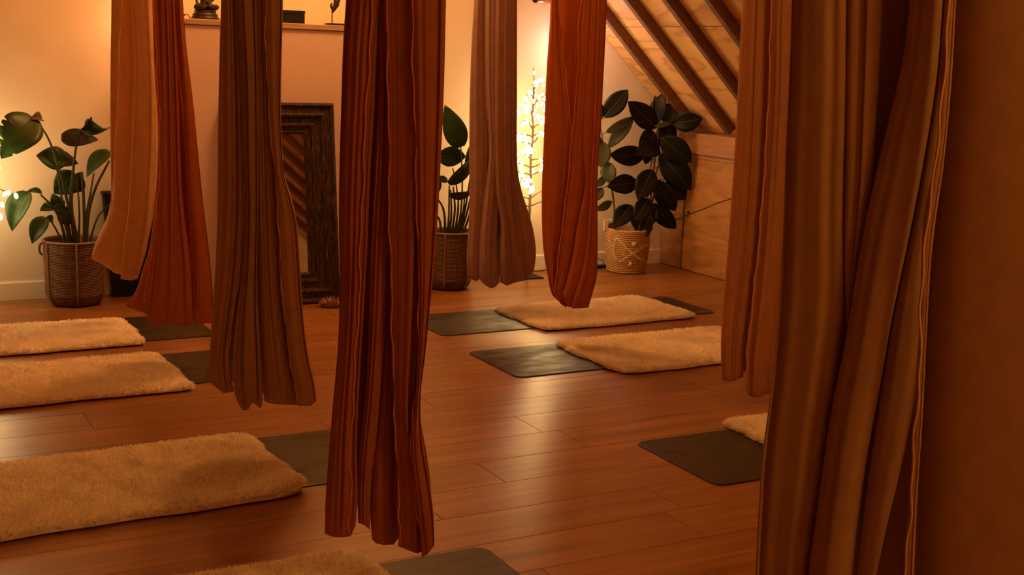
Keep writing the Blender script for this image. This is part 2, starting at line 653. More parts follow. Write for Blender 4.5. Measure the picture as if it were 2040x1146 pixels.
# ------------------------------------------------------------------ lamps
def point(name, loc, power, col, size=0.05):
    l = bpy.data.lights.new(name, 'POINT')
    l.energy = power
    l.color = col
    l.shadow_soft_size = size
    o = bpy.data.objects.new(name, l)
    COL.objects.link(o)
    o.location = loc
    return o


def light_tree(name, base, label, seed, height):
    r = random.Random(seed)
    t = thing(name, label, 'light tree', base, 'fairy light trees along the back wall')
    bx, by, _ = base
    MB().box((bx - 0.095, by - 0.075, 0), (bx + 0.095, by + 0.075, 0.010), 0.003).build('base_plate', M_BLACK, t)
    tr = [(bx + 0.004 * math.sin(i * 1.3), by + 0.004 * math.cos(i * 2.1), 0.008 + (height - 0.12) * i / 14) for i in range(15)]
    MB().tube(tr, [0.012 - 0.006 * i / 14 for i in range(15)], 8).build('trunk', M_TWIG, t, True)
    bulb_me = None
    n_b = 0
    levels = [0.50 + (height - 0.62) * i / 15 for i in range(16)]
    blossoms = []
    for li, z in enumerate(levels):
        ln = 0.31 - 0.013 * li
        for side in range(2 if li < 13 else 1):
            a = (li * 2.4 + side * math.pi + r.uniform(-0.5, 0.5))
            if math.sin(a) > 0:          # keep twigs clear of the wall behind
                ln2 = min(ln, 0.20)
            else:
                ln2 = ln
            pts = []
            rise = r.uniform(0.02, 0.10)
            for i in range(8):
                q = i / 7
                pts.append((bx + math.cos(a) * ln2 * q + r.uniform(-.006, .006), by + 0.75 * math.sin(a) * ln2 * q,
                            z + rise * math.sin(q * 2.2) - 0.03 * q * q))
            MB().tube(pts, [0.005 - 0.0035 * i / 7 for i in range(8)], 5).build('branch', M_TWIG, t, True)
            for i in range(2, 8):
                blossoms.append((pts[i], r.uniform(0, 6.28)))
            if li % 2 == side:
                a2 = a + r.choice((-0.8, 0.8))
                p0 = pts[3]
                tw = [(p0[0] + math.cos(a2) * 0.13 * q, p0[1] + 0.6 * math.sin(a2) * 0.13 * q, p0[2] + 0.05 * q) for q in (0, .33, .66, 1)]
                MB().tube(tw, 0.002, 4).build('twig', M_TWIG, t, True)
                blossoms += [(w, r.uniform(0, 6.28)) for w in tw[1:]]
    for i in range(5):
        blossoms.append(((bx + r.uniform(-.01, .01), by - 0.01, height - 0.02 - i * 0.045), r.uniform(0, 6.28)))
    tip = [(bx, by, height - 0.15), (bx - 0.004, by, height - 0.05), (bx - 0.012, by, height + 0.02)]
    MB().tube(tip, 0.003, 5).build('branch', M_TWIG, t, True)
    proto = MB().ellipsoid((0, 0, 0), (0.0095, 0.0095, 0.0155), 6, 4)
    me = None
    for (p, a) in blossoms[:295]:
        q = (p[0] + 0.012 * math.cos(a), p[1] - 0.008, p[2] + r.uniform(-0.012, 0.014))
        if me is None:
            o = mk('blossom_light', proto.v, proto.f, M_BULB, None, True)
            me = o.data
        else:
            o = bpy.data.objects.new('blossom_light', me)
            COL.objects.link(o)
        o.parent = t
        o.location = tuple(np.array(q) - np.array(base))
        o.rotation_euler = (r.uniform(-.7, .7), r.uniform(-.7, .7), 0)
        s = r.uniform(0.8, 1.25)
        o.scale = (s, s, s)
    for z in (0.62, 0.88, 1.12):
        if z < height:
            l = point('glow', (bx, by - 0.07, z), P_TREE, C_TREE, 0.14)
            l.parent = t
            l.location = tuple(np.array((bx, by - 0.07, z)) - np.array(base))
    return t


light_tree('fairy_light_tree', (4.15, 7.31, 0), 'slim twig tree covered in glowing lights between the mauve and orange hammocks', 3, 1.42)
light_tree('fairy_light_tree', (0.565, 7.30, 0), 'twig tree of glowing lights at the far left beside the tall leafy plant', 5, 1.10)

# pinkish wall lamp behind the orange hammock
sc_p = at_y(1128, 100, YB - 0.10)
t = thing('wall_lamp', 'pinkish white globe wall lamp behind the orange hammock', 'lamp', tuple(sc_p))
MB().lathe([(0.045, -0.012), (0.05, 0.0), (0.045, 0.012)], (0, 0, 0), 20)
pl = MB().lathe([(0.046, 0.0), (0.05, 0.006), (0.05, 0.014), (0.03, 0.02)], (0, 0, 0), 20)
pl.v = [(sc_p[0] + x, YB - z, sc_p[2] - 0.05 + y) for x, y, z in pl.v]
pl.build('wall_plate', M_COPPER, t, True)
MB().tube([(sc_p[0], YB - 0.01, sc_p[2] - 0.05), (sc_p[0], YB - 0.10, sc_p[2] - 0.055)], 0.008, 8).build('arm', M_COPPER, t, True)
MB().ellipsoid(tuple(sc_p), (0.05, 0.05, 0.05), 16, 10).build('globe', M_GLOBE, t, True)
l = point('bulb', tuple(sc_p), P_SCONCE, C_SCONCE, 0.06)
l.parent = t
l.location = (0, -0.07, 0.0)

# small copper spotlight above the tree (just inside the top of the frame)
sp = at_y(1079, -2, YB - 0.12)
t = thing('copper_spotlight', 'short copper spotlight with dark lens high on the back wall', 'lamp', tuple(sp))
ax = [(sp[0] - 0.055, sp[1] - 0.01, sp[2]), (sp[0] - 0.04, sp[1] - 0.007, sp[2]), (sp[0] + 0.06, sp[1] + 0.01, sp[2] + 0.004)]
MB().tube(ax, [0.030, 0.034, 0.034], 16).build('body', M_COPPER, t, True)
MB().tube([(sp[0] - 0.060, sp[1] - 0.011, sp[2]), (sp[0] - 0.053, sp[1] - 0.0095, sp[2])], 0.028, 16).build('lens', M_BLACK, t, True)
MB().tube([(sp[0] + 0.03, sp[1], sp[2]), (sp[0] + 0.03, YB, sp[2] + 0.01)], 0.008, 8).build('bracket', M_COPPER, t, True)

# orange wall lamp behind the peach and rust hammocks
wp = at_y(280, 45, YB - 0.10)
t = thing('wall_lamp', 'orange globe wall lamp behind the peach hammock', 'lamp', tuple(wp))
pl = MB().lathe([(0.046, 0.0), (0.05, 0.006), (0.05, 0.014), (0.03, 0.02)], (0, 0, 0), 20)
pl.v = [(wp[0] + x, YB - z, wp[2] - 0.05 + y) for x, y, z in pl.v]
pl.build('wall_plate', M_COPPER, t, True)
MB().tube([(wp[0], YB - 0.01, wp[2] - 0.05), (wp[0], YB - 0.10, wp[2] - 0.055)], 0.008, 8).build('arm', M_COPPER, t, True)
MB().ellipsoid(tuple(wp), (0.05, 0.05, 0.05), 16, 10).build('globe', M_SALT, t, True)
l = point('bulb', tuple(wp), P_SALT, C_SALT, 0.06)
l.parent = t
l.location = (0, -0.07, 0.0)

# unseen glowing globes near the ridge, added to fill the room with light
PLAB = ('added amber fill globe hanging nearest the back wall', 'added amber fill globe hanging over the middle of the room',
        'added amber fill globe hanging just ahead of the camera, above the frame', 'added amber fill globe hanging behind the camera')
for i, (px_, py_, pz, pr) in enumerate(((2.55, 6.45, 3.15, 0.24), (2.35, 4.5, 3.30, 0.24), (2.2, 2.3, 3.35, 0.24), (2.2, -0.6, 3.30, 0.24))):
    t = thing('fill_globe', PLAB[i], 'lamp', (px_, py_, pz), 'added fill globes')
    MB().tube([(px_, py_, pz + pr), (px_, py_, roof_z(px_))], 0.004, 6).build('cord', M_BLACK, t, True)
    MB().lathe([(0.05, pr - 0.015), (0.05, pr + 0.01), (0.012, pr + 0.03)], (px_, py_, pz), 16).build('cap', M_COPPER, t, True)
    MB().ellipsoid((px_, py_, pz), (pr, pr, pr * 0.92), 24, 14).build('fill_shell', m_emit('fill_glow', C_FILL, L_FILL[i]), t, True)


# ------------------------------------------------------------------ yoga mats
def rounded(x0, x1, y0, y1, r, n=6):
    pts = []
    for cx, cy, a0 in ((x1 - r, y1 - r, 0), (x0 + r, y1 - r, 90), (x0 + r, y0 + r, 180), (x1 - r, y0 + r, 270)):
        for i in range(n + 1):
            a = math.radians(a0 + 90 * i / n)
            pts.append((cx + r * math.cos(a), cy + r * math.sin(a)))
    return pts


def yoga_mat(x0, x1, y0, y1, label, rot=0.0):
    cx, cy = (x0 + x1) / 2, (y0 + y1) / 2
    t = thing('yoga_mat', label, 'yoga mat', (cx, cy, 0), 'dark yoga mats laid out in two columns')
    outer = rounded(x0 - cx, x1 - cx, y0 - cy, y1 - cy, 0.045)
    inner = rounded(x0 - cx + 0.006, x1 - cx - 0.006, y0 - cy + 0.006, y1 - cy - 0.006, 0.041)
    n = len(outer)
    v = [(x, y, 0.0006) for x, y in outer] + [(x, y, 0.0042) for x, y in outer]
    f = [tuple(range(n - 1, -1, -1)), tuple(range(n, 2 * n))] + [(i, (i + 1) % n, (i + 1) % n + n, i + n) for i in range(n)]
    a = mk('mat_body', np.array(v) + (cx, cy, 0), f, M_MATE, t, smooth=False)
    v = [(x, y, 0.0040) for x, y in outer] + [(x, y, 0.0056) for x, y in inner]
    f = [tuple(range(n, 2 * n))] + [(i, (i + 1) % n, (i + 1) % n + n, i + n) for i in range(n)]
    b = mk('mat_top', np.array(v) + (cx, cy, 0), f, M_MAT, t, smooth=False)
    t.rotation_euler = (0, 0, rot)
    return t


ML = (-0.15, 1.69)
yoga_mat(*ML, 6.27, 6.86, 'dark mat under the rearmost left rug, running beneath the rust hammock', 0.0)
yoga_mat(*ML, 5.37, 5.96, 'dark mat under the second left rug, ending behind the tan hammock', 0.0)
yoga_mat(*ML, 3.90, 4.49, 'dark mat under the big left rug with the curled corner')
yoga_mat(-0.15, 1.685, 2.60, 3.185, 'dark mat at the bottom edge beside the nearest fleece rug', -0.01)
yoga_mat(2.81, 4.69, 5.86, 6.40, 'olive-grey mat poking out on both ends of the rear right rug', 0.008)
yoga_mat(2.77, 4.65, 4.93, 5.48, 'shiny dark mat catching the tree light, under the second right rug', 0.0)
yoga_mat(2.72, 4.60, 3.315, 3.865, 'dark mat in front of the brown hammock at the right', -0.015)


# ------------------------------------------------------------------ fleece rugs
def snoise(x, y, seed, f0=3.0, octs=4):
    r = np.random.default_rng(seed)
    out = np.zeros_like(x)
    amp = 1.0
    f = f0
    for o in range(octs):
        for k in range(4):
            a = r.uniform(0, 2 * np.pi)
            p = r.uniform(0, 6.28)
            out += amp * np.sin(f * (np.cos(a) * x + np.sin(a) * y) * r.uniform(0.7, 1.3) + p + 1.3 * np.sin(f * 0.5 * (np.sin(a) * x - np.cos(a) * y)))
        f *= 2.1
        amp *= 0.55
    return out / 5.0


def rug(x0, x1, y0, y1, label, seed, nblades, rot=0.0, z0=0.0065, th=0.024, curl=None, ln=0.026, wid=0.0042):
    cx, cy = (x0 + x1) / 2, (y0 + y1) / 2
    hx, hy = (x1 - x0) / 2, (y1 - y0) / 2
    t = thing('fleece_rug', label, 'rug', (cx, cy, 0), 'cream fleece rugs on the mats')

    def surf(u, v):
        """u,v in -1..1 -> point on the top of the rug"""
        x = hx * u
        y = hy * v
        # wobbling border
        x = x * (1 + 0.010 * np.sin(7 * v + seed) + 0.006 * np.sin(17 * v + 2 * seed))
        y = y * (1 + 0.018 * np.sin(5 * u + seed * 1.7) + 0.010 * np.sin(13 * u + seed))
        cn = (np.abs(u) ** 10) * (np.abs(v) ** 6)
        x = x * (1 - 0.035 * cn)
        y = y * (1 - 0.06 * cn)
        ex = np.clip((1 - np.abs(u)) * hx / 0.035, 0, 1)
        ey = np.clip((1 - np.abs(v)) * hy / 0.035, 0, 1)
        e = np.sqrt(1 - (1 - ex) ** 2) * np.sqrt(1 - (1 - ey) ** 2)
        z = z0 + th * (0.12 + 0.88 * e) + 0.0028 * snoise(x, y, seed, 9.0, 4) * e
        if curl is not None:
            cu, cv, h, rad = curl
            d = np.sqrt(((u - cu) * hx) ** 2 + ((v - cv) * hy) ** 2)
            z = z + h * np.exp(-(d / rad) ** 2)
        return np.stack([x + cx, y + cy, z], -1)

    nu, nv = 64, 40
    U, V = np.meshgrid(np.linspace(-1, 1, nu), np.linspace(-1, 1, nv))
    P = surf(U, V)
    P[..., 2] = np.maximum(P[..., 2] - 0.006, z0 + 0.0045)
    top = P.reshape(-1, 3)
    bot = top.copy()
    bot[:, 2] = np.clip(top[:, 2] - th * 0.9, z0, top[:, 2] - 0.004)
    nvt = len(top)
    idx = np.arange(nvt).reshape(nv, nu)
    q = np.stack([idx[:-1, :-1], idx[:-1, 1:], idx[1:, 1:], idx[1:, :-1]], -1).reshape(-1, 4)
    qb = q[:, ::-1] + nvt
    side = []
    loop = list(idx[0, :]) + list(idx[1:, -1]) + list(idx[-1, -2::-1]) + list(idx[-2:0:-1, 0])
    for i in range(len(loop)):
        a, b = loop[i], loop[(i + 1) % len(loop)]
        side.append((b, a, a + nvt, b + nvt))
    faces = np.concatenate([q, qb, np.array(side)])
    back = mk('hide', np.concatenate([top, bot]), faces, M_WOOLB, t)
    # pile
    r = np.random.default_rng(seed)
    nb = nblades
    u = r.uniform(-1, 1, nb)
    v = r.uniform(-1, 1, nb)
    ne = nb // 7                       # extra tufts along the border
    sd = r.integers(0, 4, ne)
    u[:ne] = np.where(sd == 0, r.uniform(0.975, 1, ne), np.where(sd == 1, -r.uniform(0.975, 1, ne), u[:ne]))
    v[:ne] = np.where(sd == 2, r.uniform(0.965, 1, ne), np.where(sd == 3, -r.uniform(0.965, 1, ne), v[:ne]))
    B = surf(u, v)
    B[:, 2] = np.maximum(B[:, 2] - 0.004, z0 + 0.001)
    ang = 2.2 * snoise(B[:, 0], B[:, 1], seed + 50, 16.0, 3) + r.normal(0, 0.55, nb) + 1.2
    lean = 0.75 + 0.45 * snoise(B[:, 0], B[:, 1], seed + 90, 30.0, 2) + r.normal(0, 0.2, nb)
    dx, dy = np.cos(ang) * lean, np.sin(ang) * lean
    # border tufts fall outwards
    ox = np.sign(u) * np.clip((np.abs(u) - 0.93) / 0.07, 0, 1)
    oy = np.sign(v) * np.clip((np.abs(v) - 0.90) / 0.10, 0, 1)
    dx += 1.1 * ox
    dy += 1.1 * oy
    up = np.clip(0.85 - 0.35 * (np.abs(ox) + np.abs(oy)), 0.1, 1) + r.normal(0, 0.12, nb)
    D = np.stack([dx, dy, np.maximum(up, 0.08)], -1)
    D /= np.linalg.norm(D, axis=1)[:, None]
    L = ln * r.uniform(0.6, 1.25, nb)
    a2 = ang + r.uniform(0.8, 2.2, nb)
    S = np.stack([np.cos(a2), np.sin(a2), r.uniform(-.3, .3, nb)], -1)
    w = wid * r.uniform(0.6, 1.3, nb)
    mid = B + D * (L * 0.55)[:, None]
    bend = np.stack([np.cos(ang + 1.0), np.sin(ang + 1.0), -0.75 * np.ones(nb)], -1)
    tip = mid + (D * 0.5 + bend * 0.4) * (L * 0.55)[:, None]
    for A in (mid, tip):
        A[:, 2] = np.maximum(A[:, 2], z0 + 0.002)
    V5 = np.stack([B - S * w[:, None] * .5, B + S * w[:, None] * .5, mid + S * w[:, None] * .45, mid - S * w[:, None] * .45, tip], 1)
    vb = V5.reshape(-1, 3)
    base = np.arange(nb) * 5
    tri = np.concatenate([np.stack([base, base + 1, base + 2], -1), np.stack([base, base + 2, base + 3], -1), np.stack([base + 3, base + 2, base + 4], -1)])
    pile = mk('pile', vb, tri, M_WOOL, t)
    pile['kind'] = 'stuff'
    t.rotation_euler = (0, 0, rot)
    return t


rug(0.22, 1.30, 6.17, 6.77, 'cream fleece rug farthest back on the left, below the leafy plant', 1, 15000)
rug(0.10, 1.305, 5.25, 5.92, 'cream fleece rug second from the back on the left', 2, 19000, rot=0.012)
rug(0.05, 1.33, 3.80, 4.47, 'large cream fleece rug front left with a curled corner', 3, 34000, rot=0.03, th=0.030, curl=(0.97, -0.93, 0.024, 0.09), ln=0.028, wid=0.0034)
rug(0.16, 1.30, 2.60, 3.27, 'cream fleece rug cut by the bottom edge of the picture', 4, 32000, ln=0.028, wid=0.0034)
rug(3.39, 4.47, 5.76, 6.38, 'cream fleece rug rear right, below the orange hammock', 5, 16000, rot=0.02)
rug(3.275, 4.39, 4.79, 5.46, 'golden cream fleece rug second on the right, over the shiny mat', 6, 20000, rot=0.008)
rug(3.20, 4.30, 3.28, 3.93, 'cream fleece rug mostly hidden behind the brown hammock', 7, 22000, rot=0.0)


# ------------------------------------------------------------------ hammocks
def smooth_interp(ys, xs, y):
    """Catmull-Rom style interpolation, clamped"""
    ys = np.asarray(ys, float)
    xs = np.asarray(xs, float)
    m = np.gradient(xs, ys)
    y = np.clip(y, ys[0], ys[-1])
    i = np.clip(np.searchsorted(ys, y) - 1, 0, len(ys) - 2)
    h = ys[i + 1] - ys[i]
    s = (y - ys[i]) / h
    return ((2 * s ** 3 - 3 * s ** 2 + 1) * xs[i] + (s ** 3 - 2 * s ** 2 + s) * h * m[i]
            + (-2 * s ** 3 + 3 * s ** 2) * xs[i + 1] + (s ** 3 - s ** 2) * h * m[i + 1])


class Hammock:
    def __init__(self, label, mat, cx, cy, ztop=2.75):
        self.c = np.array([cx, cy, 0.0])
        self.n = self.c / np.linalg.norm(self.c)          # horizontal direction away from the camera
        self.mat = mat
        self.ztop = ztop
        self.t = thing('aerial_hammock', label, 'hammock', (cx, cy, 0.0), 'aerial yoga hammocks')

    def at(self, x, y):
        d = FF[None, :] + RR[None, :] * ((np.ravel(x) - 1020.0) / FPX)[:, None] - UU[None, :] * ((np.ravel(y) - 573.0) / FPX)[:, None]
        k = ((self.c - CAM) @ self.n) / (d @ self.n)
        return CAM + d * k[:, None]

    def top_px(self, x0):
        p = self.at(np.array([x0]), np.array([0.0]))[0].copy()
        p[2] = self.ztop
        return project(p)

    def drape(self, L, R, bottom, depth=0.05, off=0.0, freq=3.0, amp=0.016, seed=1, hem=(), NS=88, NT=120, skew=0.0, gather=0.45, mat=None, name='fabric_fold', fine=1.0):
        r = np.random.default_rng(seed)
        freq = freq * 0.8
        L = sorted(L, key=lambda p: p[1])
        R = sorted(R, key=lambda p: p[1])
        xl0, xr0 = L[0][0], R[0][0]
        if L[0][1] <= 0 and R[0][1] <= 0:
            tx, ty = self.top_px((xl0 + xr0) / 2)
            w = (xr0 - xl0) / 2 * gather
            L = [(tx - w, ty)] + L
            R = [(tx + w, ty)] + R
        ytop = max(L[0][1], R[0][1])
        bx = np.array([p[0] for p in bottom], float)
        by = np.array([p[1] for p in bottom], float)
        bf = (bx - bx[0]) / (bx[-1] - bx[0])
        # ring: front half then back half
        nb = max(12, NS // 4)
        th = np.concatenate([np.linspace(np.pi, 2 * np.pi, NS, endpoint=False), np.linspace(0, np.pi, nb, endpoint=False)])
        n = np.cos(th)                       # -1 left ... +1 right on the front
        sgn = np.sin(th)                     # <0 front
        nn = np.sign(n) * np.abs(n) ** 0.8
        g = np.linspace(0, 1, NT)
        g = 1 - (1 - g) ** 1.35
        G, NN = np.meshgrid(g, nn, indexing='ij')
        SG = np.broadcast_to(sgn, G.shape)
        yb = np.interp((NN + 1) / 2, bf, by)
        Y = ytop + (yb - ytop) * G
        ly = [p[1] for p in L]
        ry = [p[1] for p in R]
        XLf = smooth_interp(ly, [p[0] for p in L], Y)
        XRf = smooth_interp(ry, [p[0] for p in R], Y)
        # pleats
        z = G
        pl = np.zeros_like(G)
        lat = np.zeros_like(G)
        for k, (f, a) in enumerate(((freq, 1.0), (freq * 1.63, 0.42), (freq * 2.9, 0.05 * fine))):
            ph = r.uniform(0, 1)
            d1, d2, d3 = r.uniform(-0.4, 0.4), r.uniform(-0.09, 0.09), r.uniform(0, 6.28)
            arg = np.pi * (f * (NN * 0.5 + 0.13 * np.sin(3.1 * NN + 6 * ph) + 0.05 * np.sin(7.3 * NN + 11 * ph)) + ph + skew * z + d1 * z + d2 * np.sin(5 * z + d3))
            if k == 0:
                q_ = (arg / np.pi) % 1.0
                kn = 0.86 if r.uniform() < 0.5 else 0.14
                tri_ = np.where(q_ < kn, q_ / kn, (1 - q_) / (1 - kn))
                pl += 1.1 * a * (np.sin(tri_ * np.pi / 2) - 0.6)
            else:
                pl += a * (np.sin(arg) ** 2 - 0.5)
            lat += 0.35 * a * np.sin(2 * arg)
        pl *= amp * (0.98 if off <= 0.02 else 0.7)
        front = SG < 0
        edge = np.clip(np.abs(SG) * 3.0, 0, 1)
        close = np.sqrt(np.clip((1 - G) / 0.05, 0, 1))
        X = XLf + (XRf - XLf) * (NN + 1) / 2
        wpx = (XRf - XLf)
        X = X + np.where(front, lat * wpx * 0.018, 0) * edge
        P = self.at(X, Y).reshape(G.shape + (3,))
        if off <= 0.02:
            depth, off = depth * 0.6, off * 1.25 - 0.02
        else:
            off = off + 0.05
        dep = depth * SG * close - np.where(front, pl * edge * (0.25 + 0.75 * close), -0.5 * pl * edge * close) + off
        P = P + dep[..., None] * self.n[None, None, :]
        nr, nc = G.shape
        idx = np.arange(nr * nc).reshape(nr, nc)
        nx = np.roll(idx, -1, axis=1)
        q = np.stack([idx[:-1], nx[:-1], nx[1:], idx[1:]], -1).reshape(-1, 4)
        o = mk(name, P.reshape(-1, 3), q, mat or self.mat, self.t)
        for hpos in hem:
            j = int(np.argmin(np.abs(nn[:NS] - hpos)))
            pts = P[:, j, :].copy()
            s = np.linspace(0, 1, len(pts))
            wv = 0.0022 * np.sin(55 * s + seed) + 0.0018 * np.sin(131 * s + 2 * seed)
            side = np.array([self.n[1], -self.n[0], 0])
            pts = pts - self.n * 0.0015 + side[None, :] * wv[:, None]
            h = MB().tube(pts[: int(len(pts) * 0.985)], 0.0026, 5).build('hem', hem_mat(mat or self.mat), o, True)
        return o

    def rig(self, x0):
        """strap and ring from the gathered top up to the roof"""
        p = self.at(np.array([x0]), np.array([0.0]))[0]
        zt = roof_z(p[0]) - 0.001
        a = np.array([p[0], p[1], self.ztop - 0.04])
        b = np.array([p[0], p[1], zt])
        MB().tube([a, (a + b) / 2, b], 0.012, 6).build('hanging_strap', M_STRAP, self.t, True)
        ring = [(p[0] + 0.03 * math.cos(i * math.pi / 8), p[1], self.ztop + 0.02 + 0.045 * math.sin(i * math.pi / 8)) for i in range(17)]
        MB().tube(ring, 0.006, 6, caps=False).build('carabiner', M_STEEL, self.t, True)
        MB().lathe([(0.02, -0.05), (0.055, -0.02), (0.06, 0.02), (0.05, 0.06), (0.015, 0.09)], (p[0], p[1], self.ztop), 16).build('knot', self.mat, self.t, True)


# peach hammock (rear left)
h = Hammock('peach hammock flaring out at the bottom left, in front of the left plant', M_PEACH, 1.244, 6.5)
Lo = [(222, 0), (220, 150), (220, 300), (222, 360), (221, 400), (213, 437), (200, 466), (188, 495), (182, 520), (183, 530)]
h.drape(Lo, [(312, 0), (315, 200), (312, 350), (303, 450), (292, 500), (276, 555)], [(182, 521), (203, 533), (228, 550), (245, 554), (262, 557), (275, 553)],
        0.06, 0.03, 2.0, 0.018, 21)
h.drape([(222, 0), (220, 150), (220, 300), (221, 380), (219, 430), (215, 455)], [(243, 0), (239, 80), (237, 170), (231, 260), (227, 340), (222, 400), (217, 455)],
        [(215, 455), (217, 457)], 0.02, -0.03, 1.3, 0.006, 22, hem=(0.9,), NS=40)
h.drape([(262, 0), (268, 150), (262, 300), (255, 420), (245, 500), (240, 553)], [(300, 0), (310, 200), (308, 350), (300, 450), (290, 500), (274, 553)],
        [(240, 553), (262, 556), (274, 552)], 0.03, -0.02, 2.0, 0.012, 23, NS=50)
h.rig(262)

# rust hammock
h = Hammock('rust red hammock overlapping the peach one, with a ragged hem', M_RUST, 1.304, 5.65)
Lo = [(303, 0), (308, 150), (314, 250), (312, 350), (304, 450), (297, 500), (285, 540), (268, 590), (251, 616), (251, 625)]
Ro = [(364, 0), (372, 100), (384, 200), (394, 300), (404, 400), (414, 480), (422, 560), (426, 640)]
h.drape(Lo, Ro, [(251, 618), (270, 625), (287, 631), (300, 645), (330, 643), (345, 634), (352, 644), (368, 642), (378, 636), (388, 645), (410, 641), (426, 641)],
        0.07, 0.03, 4.0, 0.022, 31, hem=(-0.93,))
h.drape([(320, 0), (324, 200), (322, 400), (312, 520), (300, 640)], [(348, 0), (356, 200), (364, 400), (378, 520), (384, 640)], [(300, 644), (330, 642), (345, 633), (352, 644), (382, 641)],
        0.05, -0.03, 3.0, 0.016, 32, NS=60)
h.drape([(352, 0), (364, 200), (374, 400), (384, 500), (386, 642)], Ro, [(386, 644), (405, 641), (425, 640)], 0.03, -0.015, 2.0, 0.012, 33, NS=50)
h.drape([(305, 0), (311, 150), (316, 250), (315, 350), (307, 450), (300, 500), (290, 540), (285, 590)], [(313, 0), (320, 150), (323, 260), (322, 350), (315, 450), (308, 520), (300, 590)],
        [(285, 596), (300, 600)], 0.012, -0.075, 1.0, 0.004, 34, hem=(-0.5,), NS=30)
h.rig(334)

# tan hammock
h = Hammock('tan hammock with scalloped hem, left of the dark rust one', M_TAN, 1.29, 4.2)
Lo = [(441, 0), (438, 100), (435, 250), (434, 400), (431, 500), (425, 600), (421, 660), (417, 710), (410, 748), (410, 760)]
Ro = [(563, 0), (561, 100), (559, 200), (562, 300), (567, 350), (578, 388), (588, 425), (595, 500), (600, 580), (606, 650), (615, 710), (626, 760), (629, 788)]
h.drape(Lo, Ro, [(410, 750), (446, 778), (466, 774), (484, 806), (503, 792), (519, 802), (527, 793), (590, 798), (629, 790)], 0.075, 0.05, 5.0, 0.02, 41)
h.drape(Lo, [(474, 0), (482, 150), (486, 300), (486, 420), (478, 540), (464, 640), (456, 700), (467, 776)], [(410, 750), (428, 765), (446, 779), (466, 775)],
        0.05, -0.01, 2.2, 0.016, 42, hem=(0.93,))
h.drape([(470, 0), (480, 150), (484, 300), (488, 420), (482, 540), (470, 640), (464, 710), (468, 776)], [(512, 0), (515, 200), (515, 400), (514, 600), (520, 700), (523, 800)],
        [(468, 776), (476, 796), (484, 810), (495, 808), (503, 792), (512, 799), (519, 805), (524, 797)], 0.05, -0.03, 2.4, 0.016, 43)
h.drape([(500, 0), (508, 300), (511, 450), (516, 600), (521, 700), (526, 790)], [(545, 0), (548, 250), (553, 420), (562, 600), (578, 710), (592, 799)],
        [(526, 792), (541, 797), (566, 799), (591, 799)], 0.045, -0.025, 2.0, 0.014, 44)
h.drape([(526, 0), (530, 150), (540, 280), (548, 360), (553, 450), (563, 600), (578, 720), (592, 797)], Ro, [(592, 798), (600, 797), (618, 797), (629, 788)],
        0.05, -0.045, 1.6, 0.012, 45, hem=(-0.9,))
h.rig(502)

# dark rust hammock, centre
h = Hammock('dark rust hammock hanging in the centre foreground', M_DRUST, 1.225, 2.9)
Lo = [(690, 0), (684, 100), (681, 200), (678, 300), (676, 450), (678, 560), (673, 700), (664, 800), (656, 900), (650, 980), (648, 1052)]
Ro = [(885, 0), (880, 200), (874, 330), (866, 470), (858, 560), (846, 680), (836, 770), (840, 860), (852, 930), (861, 1000), (863, 1060)]
h.drape(Lo, Ro, [(648, 1050), (690, 1055), (713, 1036), (740, 1050), (790, 1060), (863, 1050)], 0.08, 0.07, 5.0, 0.02, 51)
h.drape([(735, 0), (740, 300), (750, 500), (758, 700), (742, 900), (736, 1000), (741, 1076)], [(800, 0), (800, 300), (795, 600), (790, 800), (792, 1000), (794, 1076)],
        [(741, 1076), (748, 1084), (765, 1088), (785, 1087), (794, 1072)], 0.05, 0.02, 1.2, 0.008, 52, NS=60)
h.drape(Lo, [(760, 0), (752, 100), (747, 200), (738, 350), (732, 500), (724, 640), (716, 780), (712, 900), (714, 960), (708, 1050)],
        [(648, 1055), (662, 1060), (680, 1062), (700, 1060), (709, 1040)], 0.055, -0.01, 2.6, 0.018, 53, hem=(0.55,))
h.drape([(755, 0), (752, 200), (745, 350), (738, 500), (735, 640), (728, 780), (716, 900), (713, 1000), (714, 1036)], [(800, 0), (795, 300), (780, 500), (765, 700), (752, 850), (740, 960), (737, 1048)],
        [(714, 1036), (726, 1041), (737, 1050)], 0.04, 0.0, 1.6, 0.012, 54, NS=60)
h.drape([(765, 0), (770, 200), (772, 400), (778, 600), (784, 800), (789, 900), (793, 1000), (793, 1072)], Ro,
        [(793, 1072), (812, 1080), (832, 1086), (846, 1080), (863, 1060)], 0.06, -0.03, 2.8, 0.018, 55, hem=(-0.93,))
h.drape([(815, 0), (820, 200), (828, 450), (832, 640), (826, 760), (816, 880), (824, 960), (838, 1060)], Ro, [(838, 1082), (850, 1074), (863, 1058)],
        0.035, -0.065, 1.6, 0.010, 56, hem=(-0.9,))
h.rig(788)

# mauve hammock
h = Hammock('mauve hammock with rounded lobes, left of the glowing tree', M_MAUVE, 3.32, 6.15)
Lo = [(945, 0), (940, 80), (936, 200), (935, 300), (935, 420), (932, 480), (930, 520), (932, 548)]
Ro = [(1030, 0), (1030, 200), (1030, 300), (1032, 345), (1040, 385), (1051, 420), (1060, 450), (1067, 490), (1066, 520), (1060, 542), (1048, 555)]
h.drape(Lo, Ro, [(932, 548), (955, 556), (994, 558), (1020, 558), (1048, 553)], 0.08, 0.05, 4.0, 0.02, 61)
h.drape(Lo, [(968, 0), (970, 150), (974, 280), (970, 380), (962, 460), (957, 552)], [(931, 546), (940, 555), (950, 559), (957, 552)], 0.05, -0.01, 1.8, 0.014, 62, NS=60)
h.drape([(966, 0), (968, 200), (974, 300), (964, 400), (956, 480), (955, 552)], [(1000, 0), (996, 250), (993, 400), (991, 450), (995, 560)],
        [(956, 552), (966, 563), (978, 571), (987, 569), (995, 560)], 0.05, -0.03, 1.7, 0.014, 63, NS=60)
